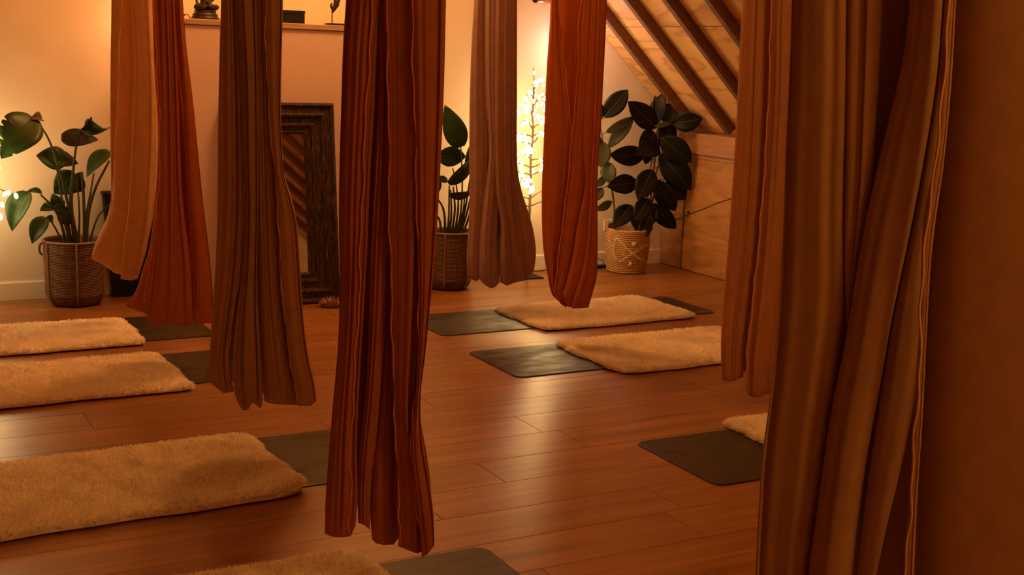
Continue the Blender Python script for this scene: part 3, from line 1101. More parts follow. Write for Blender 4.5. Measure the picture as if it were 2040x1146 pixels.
h.drape([(984, 0), (982, 150), (983, 300), (988, 390), (997, 440), (995, 500), (996, 560)], [(1022, 0), (1022, 200), (1020, 330), (1024, 420), (1034, 480), (1046, 555)],
        [(996, 558), (1010, 565), (1020, 561), (1032, 557), (1046, 555)], 0.055, -0.04, 1.9, 0.015, 64, NS=60)
h.drape([(1010, 0), (1010, 200), (1010, 320), (1018, 400), (1022, 470), (1035, 545)], Ro, [(1035, 556), (1047, 555), (1060, 543)], 0.06, -0.02, 1.4, 0.012, 65, NS=60)
h.rig(988)

# orange hammock
h = Hammock('bright orange hammock right of the glowing tree, V-shaped folds at the bottom', M_ORANGE, 3.224, 5.2)
Lo = [(1097, 0), (1095, 50), (1090, 120), (1086, 200), (1083, 280), (1079, 400), (1080, 460), (1084, 510), (1091, 550), (1098, 582), (1102, 592)]
Ro = [(1208, 0), (1206, 60), (1200, 180), (1196, 260), (1191, 330), (1190, 430), (1190, 500), (1187, 550), (1180, 576), (1172, 604)]
h.drape(Lo, Ro, [(1102, 590), (1113, 598), (1128, 604), (1150, 603), (1172, 602)], 0.07, 0.10, 3.0, 0.02, 71)
h.drape(Lo, [(1114, 0), (1118, 60), (1123, 110), (1131, 170), (1138, 240), (1135, 330), (1122, 440), (1112, 530), (1112, 570), (1131, 607)],
        [(1101, 590), (1113, 600), (1128, 609), (1131, 606)], 0.045, 0.02, 1.9, 0.016, 72, NS=70, hem=(0.93,))
h.drape([(1158, 0), (1152, 60), (1152, 120), (1146, 200), (1139, 270), (1128, 380), (1116, 480), (1108, 550), (1106, 580), (1117, 602)],
        [(1184, 0), (1180, 100), (1174, 250), (1168, 350), (1152, 430), (1138, 500), (1126, 560), (1121, 585), (1134, 606)],
        [(1117, 602), (1127, 609), (1134, 605)], 0.04, -0.02, 1.3, 0.014, 73, NS=70, hem=(-0.93,))
h.drape([(1178, 0), (1172, 120), (1165, 210), (1162, 300), (1166, 360), (1151, 440), (1140, 510), (1128, 560), (1122, 585), (1132, 604)], Ro,
        [(1132, 604), (1140, 606), (1155, 605), (1172, 604)], 0.045, -0.055, 1.8, 0.015, 74, NS=70)
h.drape([(1190, 0), (1184, 200), (1177, 350), (1172, 440), (1164, 510), (1152, 560), (1144, 585), (1140, 604)], Ro, [(1140, 605), (1152, 605), (1172, 603)], 0.045, -0.085, 1.5, 0.012, 75, NS=60)
h.rig(1152)

# clay hammock
h = Hammock('clay coloured hammock just left of the big brown foreground one', M_CLAY, 3.053, 3.6)
Lo = [(1480, 0), (1474, 100), (1468, 230), (1462, 330), (1455, 430), (1448, 520), (1440, 610), (1437, 700), (1439, 750)]
Ro = [(1595, 0), (1590, 250), (1580, 450), (1570, 600), (1556, 700), (1545, 772)]
h.drape(Lo, Ro, [(1438, 748), (1460, 752), (1480, 750), (1500, 775), (1545, 770)], 0.07, 0.04, 4.0, 0.02, 81)
h.drape(Lo, [(1525, 0), (1520, 200), (1512, 400), (1498, 560), (1486, 650), (1481, 750)], [(1438, 751), (1450, 755), (1463, 753), (1481, 746)], 0.05, -0.02, 2.2, 0.014, 82, NS=60)
h.drape([(1535, 0), (1530, 180), (1520, 350), (1508, 500), (1495, 620), (1487, 700), (1486, 765)], Ro, [(1486, 764), (1492, 779), (1512, 783), (1525, 776), (1545, 772)],
        0.05, -0.045, 2.4, 0.014, 83, NS=60, hem=(-0.93,))
h.rig(1530)

# big brown hammock in the foreground
h = Hammock('big brown hammock filling the right foreground', M_BROWN, 1.78, 1.62)
Lo = [(1580, 0), (1577, 100), (1568, 300), (1561, 500), (1546, 700), (1535, 800), (1522, 900), (1515, 1000), (1508, 1146), (1505, 1290)]
h.drape(Lo, [(1900, 0), (1890, 300), (1870, 600), (1850, 900), (1840, 1146), (1838, 1290)], [(1505, 1285), (1560, 1300), (1640, 1310), (1760, 1305), (1838, 1290)], 0.10, 0.07, 3.0, 0.016, 91, fine=0.4)
h.drape(Lo, [(1700, 0), (1697, 200), (1690, 400), (1688, 600), (1660, 800), (1640, 950), (1612, 1146), (1600, 1290)], [(1505, 1288), (1550, 1300), (1600, 1290)], 0.05, 0.0, 1.3, 0.012, 92, NS=80, fine=0.25)
h.drape([(1690, 0), (1688, 150), (1686, 350), (1684, 500), (1690, 660)], [(1760, 0), (1750, 200), (1735, 400), (1710, 560), (1692, 660)], [(1688, 665), (1693, 668)], 0.035, -0.01, 1.2, 0.009, 93, NS=60, fine=0.25)
h.drape([(1815, 0), (1800, 120), (1765, 270), (1735, 400), (1712, 520), (1690, 660), (1662, 800), (1640, 950), (1614, 1146), (1600, 1290)],
        [(1880, 0), (1868, 150), (1845, 300), (1810, 480), (1780, 620), (1755, 760), (1730, 900), (1700, 1146), (1690, 1290)], [(1600, 1292), (1645, 1302), (1690, 1292)],
        0.05, -0.03, 0.9, 0.009, 94, NS=70, fine=0.15)
h.drape([(1878, 0), (1862, 180), (1840, 320), (1815, 460), (1785, 600), (1758, 760), (1735, 900), (1705, 1146), (1690, 1290)],
        [(1898, 0), (1888, 180), (1868, 320), (1848, 480), (1838, 700), (1800, 900), (1765, 1050), (1745, 1146), (1735, 1290)], [(1690, 1290), (1735, 1296)],
        0.04, -0.02, 0.9, 0.007, 95, NS=60, fine=0.15)
h.drape([(1886, 0), (1876, 120), (1864, 300), (1842, 420), (1836, 560), (1830, 700), (1818, 900), (1806, 1050), (1800, 1146), (1796, 1290)],
        [(1904, 0), (1896, 150), (1880, 320), (1858, 480), (1848, 640), (1840, 800), (1830, 950), (1822, 1146), (1818, 1290)], [(1796, 1290), (1818, 1296)],
        0.016, -0.075, 1.0, 0.003, 96, NS=40, hem=(-0.5,), fine=0.4)
h.drape([(1896, 0), (1886, 200), (1868, 400), (1852, 600), (1842, 800), (1832, 1000), (1826, 1146), (1822, 1290)], [(2170, 0), (2175, 300), (2180, 600), (2180, 900), (2180, 1146), (2180, 1290)],
        [(1822, 1290), (1950, 1310), (2180, 1300)], 0.10, -0.02, 0.6, 0.012, 97, NS=90, fine=0.1)
h.rig(1830)


# ------------------------------------------------------------------ mirror leaning on the half wall
t = thing('leaning_mirror', 'tall mirror in a dark weathered carved wood frame leaning on the blush wall', 'mirror', (2.285, 6.95, 0))
MW, MH = 0.67, 1.20
ang = math.radians(7.2)
ca, sa = math.cos(ang), math.sin(ang)


def mloc(u, d, w):
    """u across, d out of the frame plane towards the room, w up the frame"""
    return (1.95 + u, 6.945 - d * ca + w * sa, 0.004 + w * ca + d * sa * 0.0 + 0.0)


FPR = [(0.0, 0.010), (0.0, 0.040), (0.012, 0.046), (0.022, 0.040), (0.030, 0.030), (0.060, 0.034), (0.070, 0.044), (0.082, 0.040), (0.090, 0.026),
       (0.120, 0.024), (0.128, 0.032), (0.140, 0.030), (0.148, 0.018), (0.166, 0.016), (0.172, 0.022), (0.180, 0.018), (0.185, 0.008)]
corners = [(0, 0), (MW, 0), (MW, MH), (0, MH)]
inw = [(1, 1), (-1, 1), (-1, -1), (1, -1)]
for s in range(4):
    a, b = corners[s], corners[(s + 1) % 4]
    ia, ib = inw[s], inw[(s + 1) % 4]
    vs, fs = [], []
    for (i, d) in FPR + [(0.185, -0.012), (0.0, -0.012)]:
        vs.append(mloc(a[0] + ia[0] * i, d, a[1] + ia[1] * i))
        vs.append(mloc(b[0] + ib[0] * i, d, b[1] + ib[1] * i))
    n = len(FPR) + 2
    for i in range(n):
        j = (i + 1) % n
        fs.append((2 * i, 2 * i + 1, 2 * j + 1, 2 * j))
    fs.append(tuple(2 * i for i in range(n)))
    fs.append(tuple(2 * i + 1 for i in range(n - 1, -1, -1)))
    mk('frame_rail', vs, fs, M_FRAME, t, smooth=False)
g0, g1 = 0.178, 0.178
mk('mirror_glass', [mloc(g0, 0.004, g0), mloc(MW - g0, 0.004, g0), mloc(MW - g0, 0.004, MH - g0), mloc(g0, 0.004, MH - g0)], [(0, 1, 2, 3)], M_MIRROR, t, smooth=False)
mk('backing_board', MB().box((0, 0, 0), (1, 1, 1)).v and [mloc(u, d, w) for d in (-0.016, -0.012) for (u, w) in ((0.01, 0.01), (MW - 0.01, 0.01), (MW - 0.01, MH - 0.01), (0.01, MH - 0.01))],
   [(0, 1, 2, 3), (7, 6, 5, 4), (0, 4, 5, 1), (1, 5, 6, 2), (2, 6, 7, 3), (3, 7, 4, 0)], M_BLACK, t, smooth=False)

# lotus tealight holder on the floor in front of the mirror
lc = ground(645, 603)
lc = (lc[0], 6.80, 0.0)
t = thing('lotus_candle_holder', 'small blush lotus-shaped candle holder on the floor before the mirror', 'candle holder', lc)
MB().lathe([(0.030, 0.001), (0.045, 0.004), (0.040, 0.014), (0.024, 0.020)], lc, 20).build('dish', M_LOTUS, t, True)


def petal(c, a, r0, r1, h, w):
    vs, fs = [], []
    for i in range(6):
        q = i / 5
        rr = r0 + (r1 - r0) * math.sin(q * 1.5)
        z = 0.008 + h * q ** 1.4
        ww = w * math.sin(math.pi * min(1, 0.25 + 0.75 * q)) ** 0.8 if q < 1 else 0.002
        for v in (-1, 0, 1):
            an = a + v * ww / max(rr, 0.01)
            vs.append((c[0] + (rr + 0.004 * (1 - abs(v))) * math.cos(an), c[1] + (rr + 0.004 * (1 - abs(v))) * math.sin(an), c[2] + z))
    for i in range(5):
        for j in range(2):
            fs.append((i * 3 + j, i * 3 + j + 1, (i + 1) * 3 + j + 1, (i + 1) * 3 + j))
    return vs, fs


for ring, (n, r0, r1, hh, w) in enumerate(((9, 0.022, 0.078, 0.026, 0.020), (7, 0.018, 0.058, 0.046, 0.019), (5, 0.012, 0.036, 0.054, 0.015))):
    for i in range(n):
        v, f = petal(lc, 2 * math.pi * i / n + ring * 0.4, r0, r1, hh, w)
        mk('petal', v, f, M_LOTUS, t)


# ------------------------------------------------------------------ things on the ledge
def blob(name, label, cat, loc, parts_, mat, vox=0.005, root=None):
    m = MB()
    for e in parts_:
        if e[0] == 'e':
            m.ellipsoid(e[1], e[2], 14, 9)
        else:
            m.tube(e[1], e[2], 10)
    o = m.build(name, mat, root, True, loc)
    rm = o.modifiers.new('remesh', 'REMESH')
    rm.mode = 'VOXEL'
    rm.voxel_size = vox
    rm.use_smooth_shade = True
    sm = o.modifiers.new('smooth', 'SMOOTH')
    sm.factor = 0.5
    sm.iterations = 3
    return o


bp = at_y(409, 36, 7.30)
bx, by, bz = bp[0], 7.30, ZL
t = thing('seated_statue', 'dark bronze seated figure statue on a tiered base at the left of the ledge', 'statue', (bx, by, bz))
MB().lathe([(0.082, 0.0), (0.086, 0.006), (0.078, 0.016), (0.073, 0.020), (0.076, 0.028), (0.066, 0.036), (0.062, 0.044), (0.066, 0.050), (0.060, 0.056)], (bx, by, bz), 28, 1.0, 0.7).build('tiered_base', M_BRONZE, t, True)
z = bz + 0.055
body = [('e', (bx, by, z + 0.020), (0.050, 0.042, 0.022)),
        ('t', [(bx - 0.02, by - 0.01, z + 0.02), (bx - 0.060, by - 0.02, z + 0.016), (bx - 0.01, by - 0.045, z + 0.014)], [0.02, 0.018, 0.012]),
        ('t', [(bx + 0.02, by - 0.01, z + 0.02), (bx + 0.062, by - 0.02, z + 0.018), (bx + 0.005, by - 0.048, z + 0.020)], [0.02, 0.018, 0.012]),
        ('t', [(bx, by, z + 0.015), (bx, by + 0.004, z + 0.055), (bx, by + 0.004, z + 0.095), (bx, by, z + 0.118)], [0.033, 0.029, 0.034, 0.013]),
        ('t', [(bx - 0.03, by, z + 0.098), (bx - 0.052, by - 0.004, z + 0.060), (bx - 0.050, by - 0.025, z + 0.028)], [0.012, 0.010, 0.008]),
        ('t', [(bx + 0.03, by, z + 0.098), (bx + 0.044, by - 0.008, z + 0.060), (bx + 0.006, by - 0.040, z + 0.040)], [0.012, 0.010, 0.009]),
        ('e', (bx, by - 0.003, z + 0.140), (0.020, 0.022, 0.026)), ('e', (bx, by, z + 0.168), (0.010, 0.010, 0.010))]
blob('figure', None, None, (bx, by, bz), body, M_BRONZE, 0.0045, t)

op = at_y(371, 34, 7.24)
o = blob('arched_ornament', None, None, (op[0], 7.24, ZL),
         [('t', [(op[0] + 0.020 * math.cos(a), 7.24, ZL + 0.003 + 0.022 * math.sin(a)) for a in np.linspace(0, math.pi, 9)], [0.005, .003, .003, .003, .003, .004, .006, .005, 0.005]),
          ('e', (op[0] - 0.014, 7.24, ZL + 0.021), (0.007, 0.005, 0.005))], M_BRONZE, 0.0022)
tag(o, 'tiny dark arched ornament at the left end of the ledge', 'ornament')

a = at_y(563, 45, 7.25)
b = at_y(605, 45, 7.25)
t = thing('lidded_box', 'small plain black box on the ledge', 'box', ((b[0] - 0.08), 7.28, ZL))
MB().box((b[0] - 0.160, 7.23, ZL), (b[0], 7.33, ZL + 0.056), 0.002).build('body', M_BLACK, t)
MB().box((b[0] - 0.1615, 7.2285, ZL + 0.057), (b[0] + 0.0015, 7.3315, ZL + 0.078), 0.002).build('lid', M_BLACK, t)

c = at_y(667, 46, 7.25)
hx, hy = c[0], 7.25
t = thing('hand_statue', 'slim dark hand sculpture on a rod and flat base, right end of the ledge', 'sculpture', (hx, hy, ZL))
MB().box((hx - 0.052, hy - 0.035, ZL), (hx + 0.056, hy + 0.035, ZL + 0.014), 0.002).build('base', M_BRONZE, t)
rx = hx - 0.018
MB().tube([(rx, hy, ZL + 0.012), (rx, hy, ZL + 0.085)], 0.0036, 8).build('rod', M_BRONZE, t, True)
z = ZL + 0.075
hand = [('t', [(rx, hy, z), (rx + 0.010, hy, z + 0.022), (rx + 0.026, hy, z + 0.050), (rx + 0.030, hy, z + 0.075)], [0.006, 0.013, 0.019, 0.019]),
        ('t', [(rx + 0.006, hy - 0.004, z + 0.018), (rx - 0.010, hy - 0.010, z + 0.034), (rx - 0.011, hy - 0.010, z + 0.048), (rx - 0.004, hy - 0.008, z + 0.060)], [0.009, 0.008, 0.007, 0.005]),
        ('t', [(rx + 0.016, hy, z + 0.075), (rx + 0.012, hy - 0.010, z + 0.105), (rx + 0.006, hy - 0.016, z + 0.122)], [0.008, 0.007, 0.005]),
        ('t', [(rx + 0.026, hy, z + 0.078), (rx + 0.026, hy - 0.004, z + 0.115), (rx + 0.024, hy - 0.010, z + 0.140)], [0.008, 0.007, 0.005]),
        ('t', [(rx + 0.036, hy, z + 0.078), (rx + 0.039, hy - 0.003, z + 0.112), (rx + 0.039, hy - 0.008, z + 0.134)], [0.008, 0.007, 0.005]),
        ('t', [(rx + 0.045, hy, z + 0.072), (rx + 0.052, hy - 0.003, z + 0.098), (rx + 0.054, hy - 0.007, z + 0.114)], [0.007, 0.006, 0.004])]
blob('hand', None, None, (hx, hy, ZL), hand, M_BRONZE, 0.003, t)


# ------------------------------------------------------------------ plants
VIEW = {}


def leaf_mesh(base, tip, width, roll=0.0, arch=0.1, fold=0.15, shape='oval', nu=14, nv=6, droop=0.0, wave=0.0, seed=0, torn=()):
    base, tip = np.array(base), np.array(tip)
    a = tip - base
    ln = np.linalg.norm(a)
    a = a / ln
    view = (base + tip) / 2 - CAM
    view /= np.linalg.norm(view)
    s = np.cross(a, view)
    s /= np.linalg.norm(s) + 1e-9
    nrm_ = np.cross(s, a)
    if nrm_ @ view > 0:
        nrm_ = -nrm_
    cr, sr = math.cos(roll), math.sin(roll)
    s, nrm_ = cr * s + sr * nrm_, cr * nrm_ - sr * s
    vs, fs, rib = [], [], []
    for i in range(nu + 1):
        u = i / nu
        if shape == 'oval':
            p = math.sin(math.pi * u ** 0.92) ** 0.72 if 0 < u < 1 else 0.0
            p *= 1.0 if u < 0.85 else 1 - 0.25 * (u - 0.85) / 0.15
        else:
            p = math.sin(math.pi * (0.04 + 0.96 * u) ** 0.72) ** 0.85 if u < 1 else 0.0
        p = max(p, 0.02)
        c = base + a * ln * u + nrm_ * (arch * ln * math.sin(math.pi * u)) + np.array([0, 0, -1.0]) * droop * ln * u * u
        rib.append(c)
        for j in range(nv + 1):
            v = -1 + 2 * j / nv
            tw = 1.0
            for (u0, sd_, dp) in torn:
                if v * sd_ > 0 and abs(u - u0) < 0.5 / nu + 1e-6:
                    tw = 1 - dp * max(0.0, abs(v) - 0.3) / 0.7
            w = wave * ln * math.sin(9 * u + seed + 2 * v) * abs(v)
            vs.append(c + s * (width / 2 * p * v * tw) * math.cos(fold) + nrm_ * (width / 2 * p * abs(v) * math.sin(fold) + w))
    for i in range(nu):
        for j in range(nv):
            k = i * (nv + 1) + j
            fs.append((k, k + 1, k + nv + 2, k + nv + 1))
    off = nrm_ * 0.0015
    rib = [r + off for r in rib[:-1]]
    return vs, fs, rib


def add_leaf(t, base, tip, width, mat, ribmat=None, **kw):
    v, f, rib = leaf_mesh(base, tip, width, **kw)
    o = mk('leaf', v, f, mat, t)
    so = o.modifiers.new('thickness', 'SOLIDIFY')
    so.thickness = 0.0012
    if ribmat is not None:
        MB().tube(rib, [0.0032 - 0.0022 * i / len(rib) for i in range(len(rib))], 5).build('midrib', ribmat, o, True)
    return o


def stem(t, pts, r0, r1, mat, name='stem'):
    p = np.array(pts, float)
    k = np.linspace(0, 1, len(p))
    kk = np.linspace(0, 1, 14)
    q = np.stack([smooth_interp(k, p[:, i], kk) for i in range(3)], -1)
    return MB().tube(q, np.linspace(r0, r1, 14), 7).build(name, mat, t, True)


def wicker_pot(t, cx, cy, r, h, phase=0.0):
    prof = [(r * 0.68, 0.0), (r * 0.74, 0.006)]
    nrow = 40
    for i in range(nrow * 2 + 1):
        q = i / (nrow * 2)
        z = 0.01 + (h - 0.016) * q
        base = r * (0.76 + 0.20 * min(1, q / 0.16) ** 0.6 + 0.04 * q)
        prof.append((base + (0.0040 if i % 2 else -0.0016), z))
    prof += [(r * 1.0, h), (r * 0.96, h + 0.003), (r * 0.94, h - 0.004), (r * 0.93, h - 0.05)]
    body = MB().lathe(prof, (cx, cy, 0), 48, cap1=False).build('basket', M_WICKER, t, False)
    for i in range(6):
        a = phase + i * math.pi / 3
        pts = []
        for q in np.linspace(0, 1, 16):
            rr = r * (0.76 + 0.20 * min(1, q / 0.16) ** 0.6 + 0.04 * q) + 0.005
            pts.append((cx + rr * math.cos(a), cy + rr * math.sin(a), 0.008 + (h - 0.008) * q))
        MB().tube(pts, 0.0055, 6).build('binding', M_CANE, body, True)
    rim = [(cx + (r + 0.001) * math.cos(x), cy + (r + 0.001) * math.sin(x), h + 0.001) for x in np.linspace(0, 2 * math.pi, 49)]
    MB().tube(rim, 0.008, 6, caps=False).build('rim', M_CANE, body, True)
    for sx in (-1, 1):
        lp = [(cx + sx * (r + 0.006 + 0.016 * math.sin(x)), cy + 0.0, h - 0.045 + 0.034 * math.cos(x)) for x in np.linspace(0, math.pi, 9)]
        MB().tube(lp, 0.007, 6).build('handle', M_WICKER, body, True)
    MB().lathe([(r * 0.93, h - 0.05), (r * 0.5, h - 0.042), (0.004, h - 0.04)], (cx, cy, 0), 32, cap0=False).build('soil', M_SOIL, t, True)


# --- strelitzia on the left
PX, PY = 1.155, 7.365
PH, PR = 0.375, 0.172
t = thing('potted_strelitzia', 'leafy bird-of-paradise plant in a dark ribbed basket at the left wall', 'potted plant', (PX, PY, 0), 'bird-of-paradise plants in dark baskets')
wicker_pot(t, PX, PY, PR, PH, 0.42)


def Q(x, y, dy=0.0):
    return at_y(x, y, PY + dy)


sp_ = lambda dx, dy=0.0: (PX + dx, PY + dy, PH - 0.06)
stem(t, [sp_(0.02), Q(141, 430), Q(121, 350), Q(100, 285), Q(79, 247)], 0.010, 0.005, M_PETI)
add_leaf(t, Q(84, 238, 0.0), Q(60, 238, -0.05), 0.075, M_LEAFU, None, roll=0.6, arch=0.15, fold=0.5, shape='b')
add_leaf(t, Q(66, 234, -0.03), Q(2, 316, -0.10), 0.225, M_LEAFB, M_RIB, roll=0.15, arch=0.16, fold=0.14, shape='b', wave=0.02, seed=1, nu=34, torn=((0.38, -1, 0.22), (0.50, -1, 0.2), (0.71, -1, 0.45), (0.82, -1, 0.3), (0.82, 1, 0.3)))
stem(t, [sp_(0.03), Q(143, 420), Q(146, 340), Q(153, 285), Q(164, 255)], 0.010, 0.005, M_PETI)
add_leaf(t, Q(162, 258), Q(182, 231, -0.02), 0.07, M_LEAFB, None, roll=0.9, arch=0.05, fold=0.6, shape='b')
add_leaf(t, Q(174, 236, -0.01), Q(222, 252, 0.02), 0.16, M_LEAFB, M_RIB, roll=1.15, arch=0.22, fold=0.35, shape='b')
stem(t, [sp_(0.0), Q(140, 400), Q(145, 340), Q(150, 298)], 0.009, 0.005, M_PETI)
add_leaf(t, Q(122, 272, 0.02), Q(196, 279, -0.02), 0.13, M_LEAFU, M_RIB, roll=0.55, arch=-0.14, fold=0.35, shape='b')
stem(t, [sp_(-0.02), Q(127, 420), Q(119, 370), Q(112, 332)], 0.008, 0.004, M_PETI)
add_leaf(t, Q(132, 318, 0.02), Q(72, 310, 0.0), 0.14, M_LEAFB, M_RIB, roll=0.2, arch=-0.08, fold=0.2, shape='b')
add_leaf(t, Q(104, 303, 0.05), Q(156, 326, 0.03), 0.105, M_LEAFU, M_RIB, roll=0.4, arch=0.10, fold=0.3, shape='b')
stem(t, [sp_(0.06), Q(175, 430), Q(190, 375), Q(218, 320)], 0.013, 0.006, M_PETI)
add_leaf(t, Q(220, 302, 0.0), Q(173, 353, -0.02), 0.125, M_LEAFB, M_RIB, roll=0.75, arch=0.10, fold=0.3, shape='b')
stem(t, [sp_(0.05), Q(172, 430), Q(180, 385), Q(187, 345)], 0.008, 0.004, M_PETI)
add_leaf(t, Q(150, 346, 0.04), Q(108, 386, 0.06), 0.16, M_LEAFB, M_RIB, roll=-0.2, arch=0.06, fold=0.2, shape='b')
add_leaf(t, Q(142, 380, 0.05), Q(160, 343, 0.05), 0.12, M_LEAFB, M_RIB, roll=0.3, arch=0.06, fold=0.2, shape='b')
stem(t, [sp_(-0.035), Q(120, 440), Q(105, 412), Q(81, 388)], 0.010, 0.005, M_PETI)
add_leaf(t, Q(83, 385), Q(52, 382, -0.03), 0.05, M_LEAFB, None, roll=0.7, arch=0.1, fold=0.5, shape='b')
add_leaf(t, Q(56, 383, -0.02), Q(24, 461, -0.06), 0.155, M_LEAFB, M_RIB, roll=0.5, arch=0.10, fold=0.45, shape='b')
stem(t, [sp_(-0.05), Q(114, 462), Q(103, 443)], 0.007, 0.004, M_PETI)
add_leaf(t, Q(105, 440), Q(88, 436, -0.02), 0.06, M_LEAFB, None, roll=0.5, arch=0.1, fold=0.5, shape='b')
add_leaf(t, Q(92, 434, -0.02), Q(64, 486, -0.04), 0.115, M_LEAFB, M_RIB, roll=0.4, arch=0.10, fold=0.45, shape='b')
add_leaf(t, Q(105, 412, 0.02), Q(79, 420, 0.0), 0.065, M_LEAFB, M_RIB, roll=0.5, arch=0.1, fold=0.3, shape='b')
add_leaf(t, Q(118, 420, 0.05), Q(104, 386, 0.06), 0.09, M_LEAFB, M_RIB, roll=0.2, arch=0.1, fold=0.3, shape='b')
add_leaf(t, Q(108, 412, -0.02), Q(138, 417, -0.03), 0.07, M_LEAFB, M_RIB, roll=0.5, arch=0.1, fold=0.3, shape='b')
add_leaf(t, Q(118, 422, 0.05), Q(150, 444, 0.05), 0.095, M_LEAFU, M_RIB, roll=0.3, arch=0.1, fold=0.3, shape='b')
stem(t, [sp_(0.015), Q(158, 450), Q(157, 400), Q(152, 362)], 0.007, 0.004, M_PETI)
stem(t, [sp_(0.055), Q(168, 440), Q(166, 390), Q(163, 342)], 0.011, 0.007, M_PETI)
stem(t, [sp_(0.075), Q(188, 450), Q(200, 425), Q(219, 408)], 0.007, 0.004, M_PETI)
stem(t, [sp_(-0.01), Q(128, 440), Q(128, 400)], 0.007, 0.005, M_PETI)
stem(t, [sp_(-0.005, 0.04), Q(137, 450), Q(134, 400)], 0.008, 0.005, M_PETI)

# --- strelitzia between the dark rust and mauve hammocks
c = ground(904, 579)
PX, PY = c[0] + 0.01, c[1] + 0.105
PY = min(PY, 7.30)
PH, PR = 0.375, 0.158
t = thing('potted_strelitzia', 'bird-of-paradise plant in a dark ribbed basket between dark rust and mauve hammocks', 'potted plant', (PX, PY, 0), 'bird-of-paradise plants in dark baskets')
wicker_pot(t, PX, PY, PR, PH, 0.95)
sp_ = lambda dx, dy=0.0: (PX + dx, PY + dy, PH - 0.06)
stem(t, [sp_(0.03), Q(917, 430), Q(921, 360), Q(918, 292)], 0.008, 0.004, M_PETI)
add_leaf(t, Q(918, 293), Q(886, 209, 0.02), 0.155, M_LEAFB, M_RIB, roll=0.1, arch=0.05, fold=0.15, shape='b')
stem(t, [sp_(0.02), Q(913, 420), Q(909, 370), Q(902, 335)], 0.007, 0.004, M_PETI)
add_leaf(t, Q(870, 312, 0.03), Q(928, 312, 0.04), 0.135, M_LEAFB, M_RIB, roll=0.2, arch=-0.03, fold=0.1, shape='oval')
stem(t, [sp_(-0.02), Q(894, 430), Q(895, 370)], 0.008, 0.005, M_PETI)
add_leaf(t, Q(893, 366, -0.03), Q(944, 308, -0.02), 0.10, M_LEAFB, M_RIB, roll=0.6, arch=0.12, fold=0.3, shape='b')
add_leaf(t, Q(892, 362, -0.03), Q(871, 352, -0.02), 0.045, M_LEAFB, M_RIB, roll=0.2, arch=0.05, fold=0.2, shape='oval')
add_leaf(t, Q(895, 388, -0.02), Q(945, 378, -0.03), 0.07, M_LEAFB, M_RIB, roll=0.7, arch=0.15, fold=0.3, shape='b')
for (x0, mid, tip_) in ((0.05, (926, 420), (938, 345)), (0.06, (930, 425), (944, 360)), (0.035, (921, 430), (926, 390)), (-0.01, (899, 430), (898, 378)), (0.01, (906, 420), (903, 372)),
                        (-0.03, (884, 420), (866, 388)), (-0.06, (876, 440), (864, 424)), (0.07, (930, 445), (942, 400)), (0.02, (910, 440), (914, 385))):
    stem(t, [sp_(x0), Q(*mid), Q(*tip_)], 0.010, 0.005, M_PETI)
add_leaf(t, Q(938, 345, 0.0), Q(965, 250, 0.0), 0.16, M_LEAFB, M_RIB, roll=0.3, arch=0.08, fold=0.2, shape='b')
add_leaf(t, Q(944, 360, 0.03), Q(985, 300, 0.05), 0.15, M_LEAFB, M_RIB, roll=0.3, arch=0.08, fold=0.2, shape='b')
add_leaf(t, Q(866, 388, 0.0), Q(845, 330, 0.02), 0.13, M_LEAFB, M_RIB, roll=0.3, arch=0.08, fold=0.2, shape='b')

# --- rubber plant in the corner
c = ground(1263, 547)
PX, PY = c[0] + 0.02, c[1] + 0.135
BR, BH = 0.163, 0.315
t = thing('potted_rubber_plant', 'dark glossy rubber plant in a seagrass basket in the corner', 'potted plant', (PX, PY, 0))
prof = [(BR * 0.80, 0.0)]
nrow = 24
for i in range(nrow * 2 + 1):
    q = i / (nrow * 2)
    prof.append((BR * (0.84 + 0.13 * math.sin(q * 2.3)) + (0.0058 if i % 2 else 0), 0.006 + (BH - 0.006) * q))
prof += [(BR * 0.90, BH + 0.004), (BR * 0.86, BH - 0.05)]
bk = MB().lathe(prof, (PX, PY, 0), 56, cap1=False)
bk.v = [(x + 0.002 * math.sin(60 * z + 9 * x * 20), y, z + 0.0022 * math.sin(70 * x + 50 * y)) if z > 0.004 else (x, y, z) for x, y, z in bk.v]
body = bk.build('basket', M_GRASS, t, False)
MB().lathe([(BR * 0.88, BH - 0.05), (0.004, BH - 0.045)], (PX, PY, 0), 32, cap0=False).build('soil', M_SOIL, t, True)


def on_basket(px, py):
    """nearest point on the basket surface under a photo pixel"""
    d = ray(px, py)
    d = d / np.linalg.norm(d)
    z = 0.2
    r = BR
    ox, oy = CAM[0] - PX, CAM[1] - PY
    for _ in range(4):
        A = d[0] ** 2 + d[1] ** 2
        B = 2 * (ox * d[0] + oy * d[1])
        C = ox * ox + oy * oy - (r + 0.003) ** 2
        D = max(B * B - 4 * A * C, 0)
        k = (-B - math.sqrt(D)) / (2 * A)
        p = CAM + d * k
        q = min(max(p[2] / BH, 0), 1)
        r = BR * (0.84 + 0.13 * math.sin(q * 2.3)) + 0.002
    return p


st = MB()


def stitches(p0, p1, n, ln=7, vert=False):
    for i in range(n):
        q = (i + 0.5) / n
        x, y = p0[0] + (p1[0] - p0[0]) * q, p0[1] + (p1[1] - p0[1]) * q
        a = on_basket(x - 1.2, y - ln / 2 * 0.6)
        b = on_basket(x + 1.2, y + ln / 2 * 0.6)
        st.tube([a, (a + b) / 2, b], 0.0024, 5)


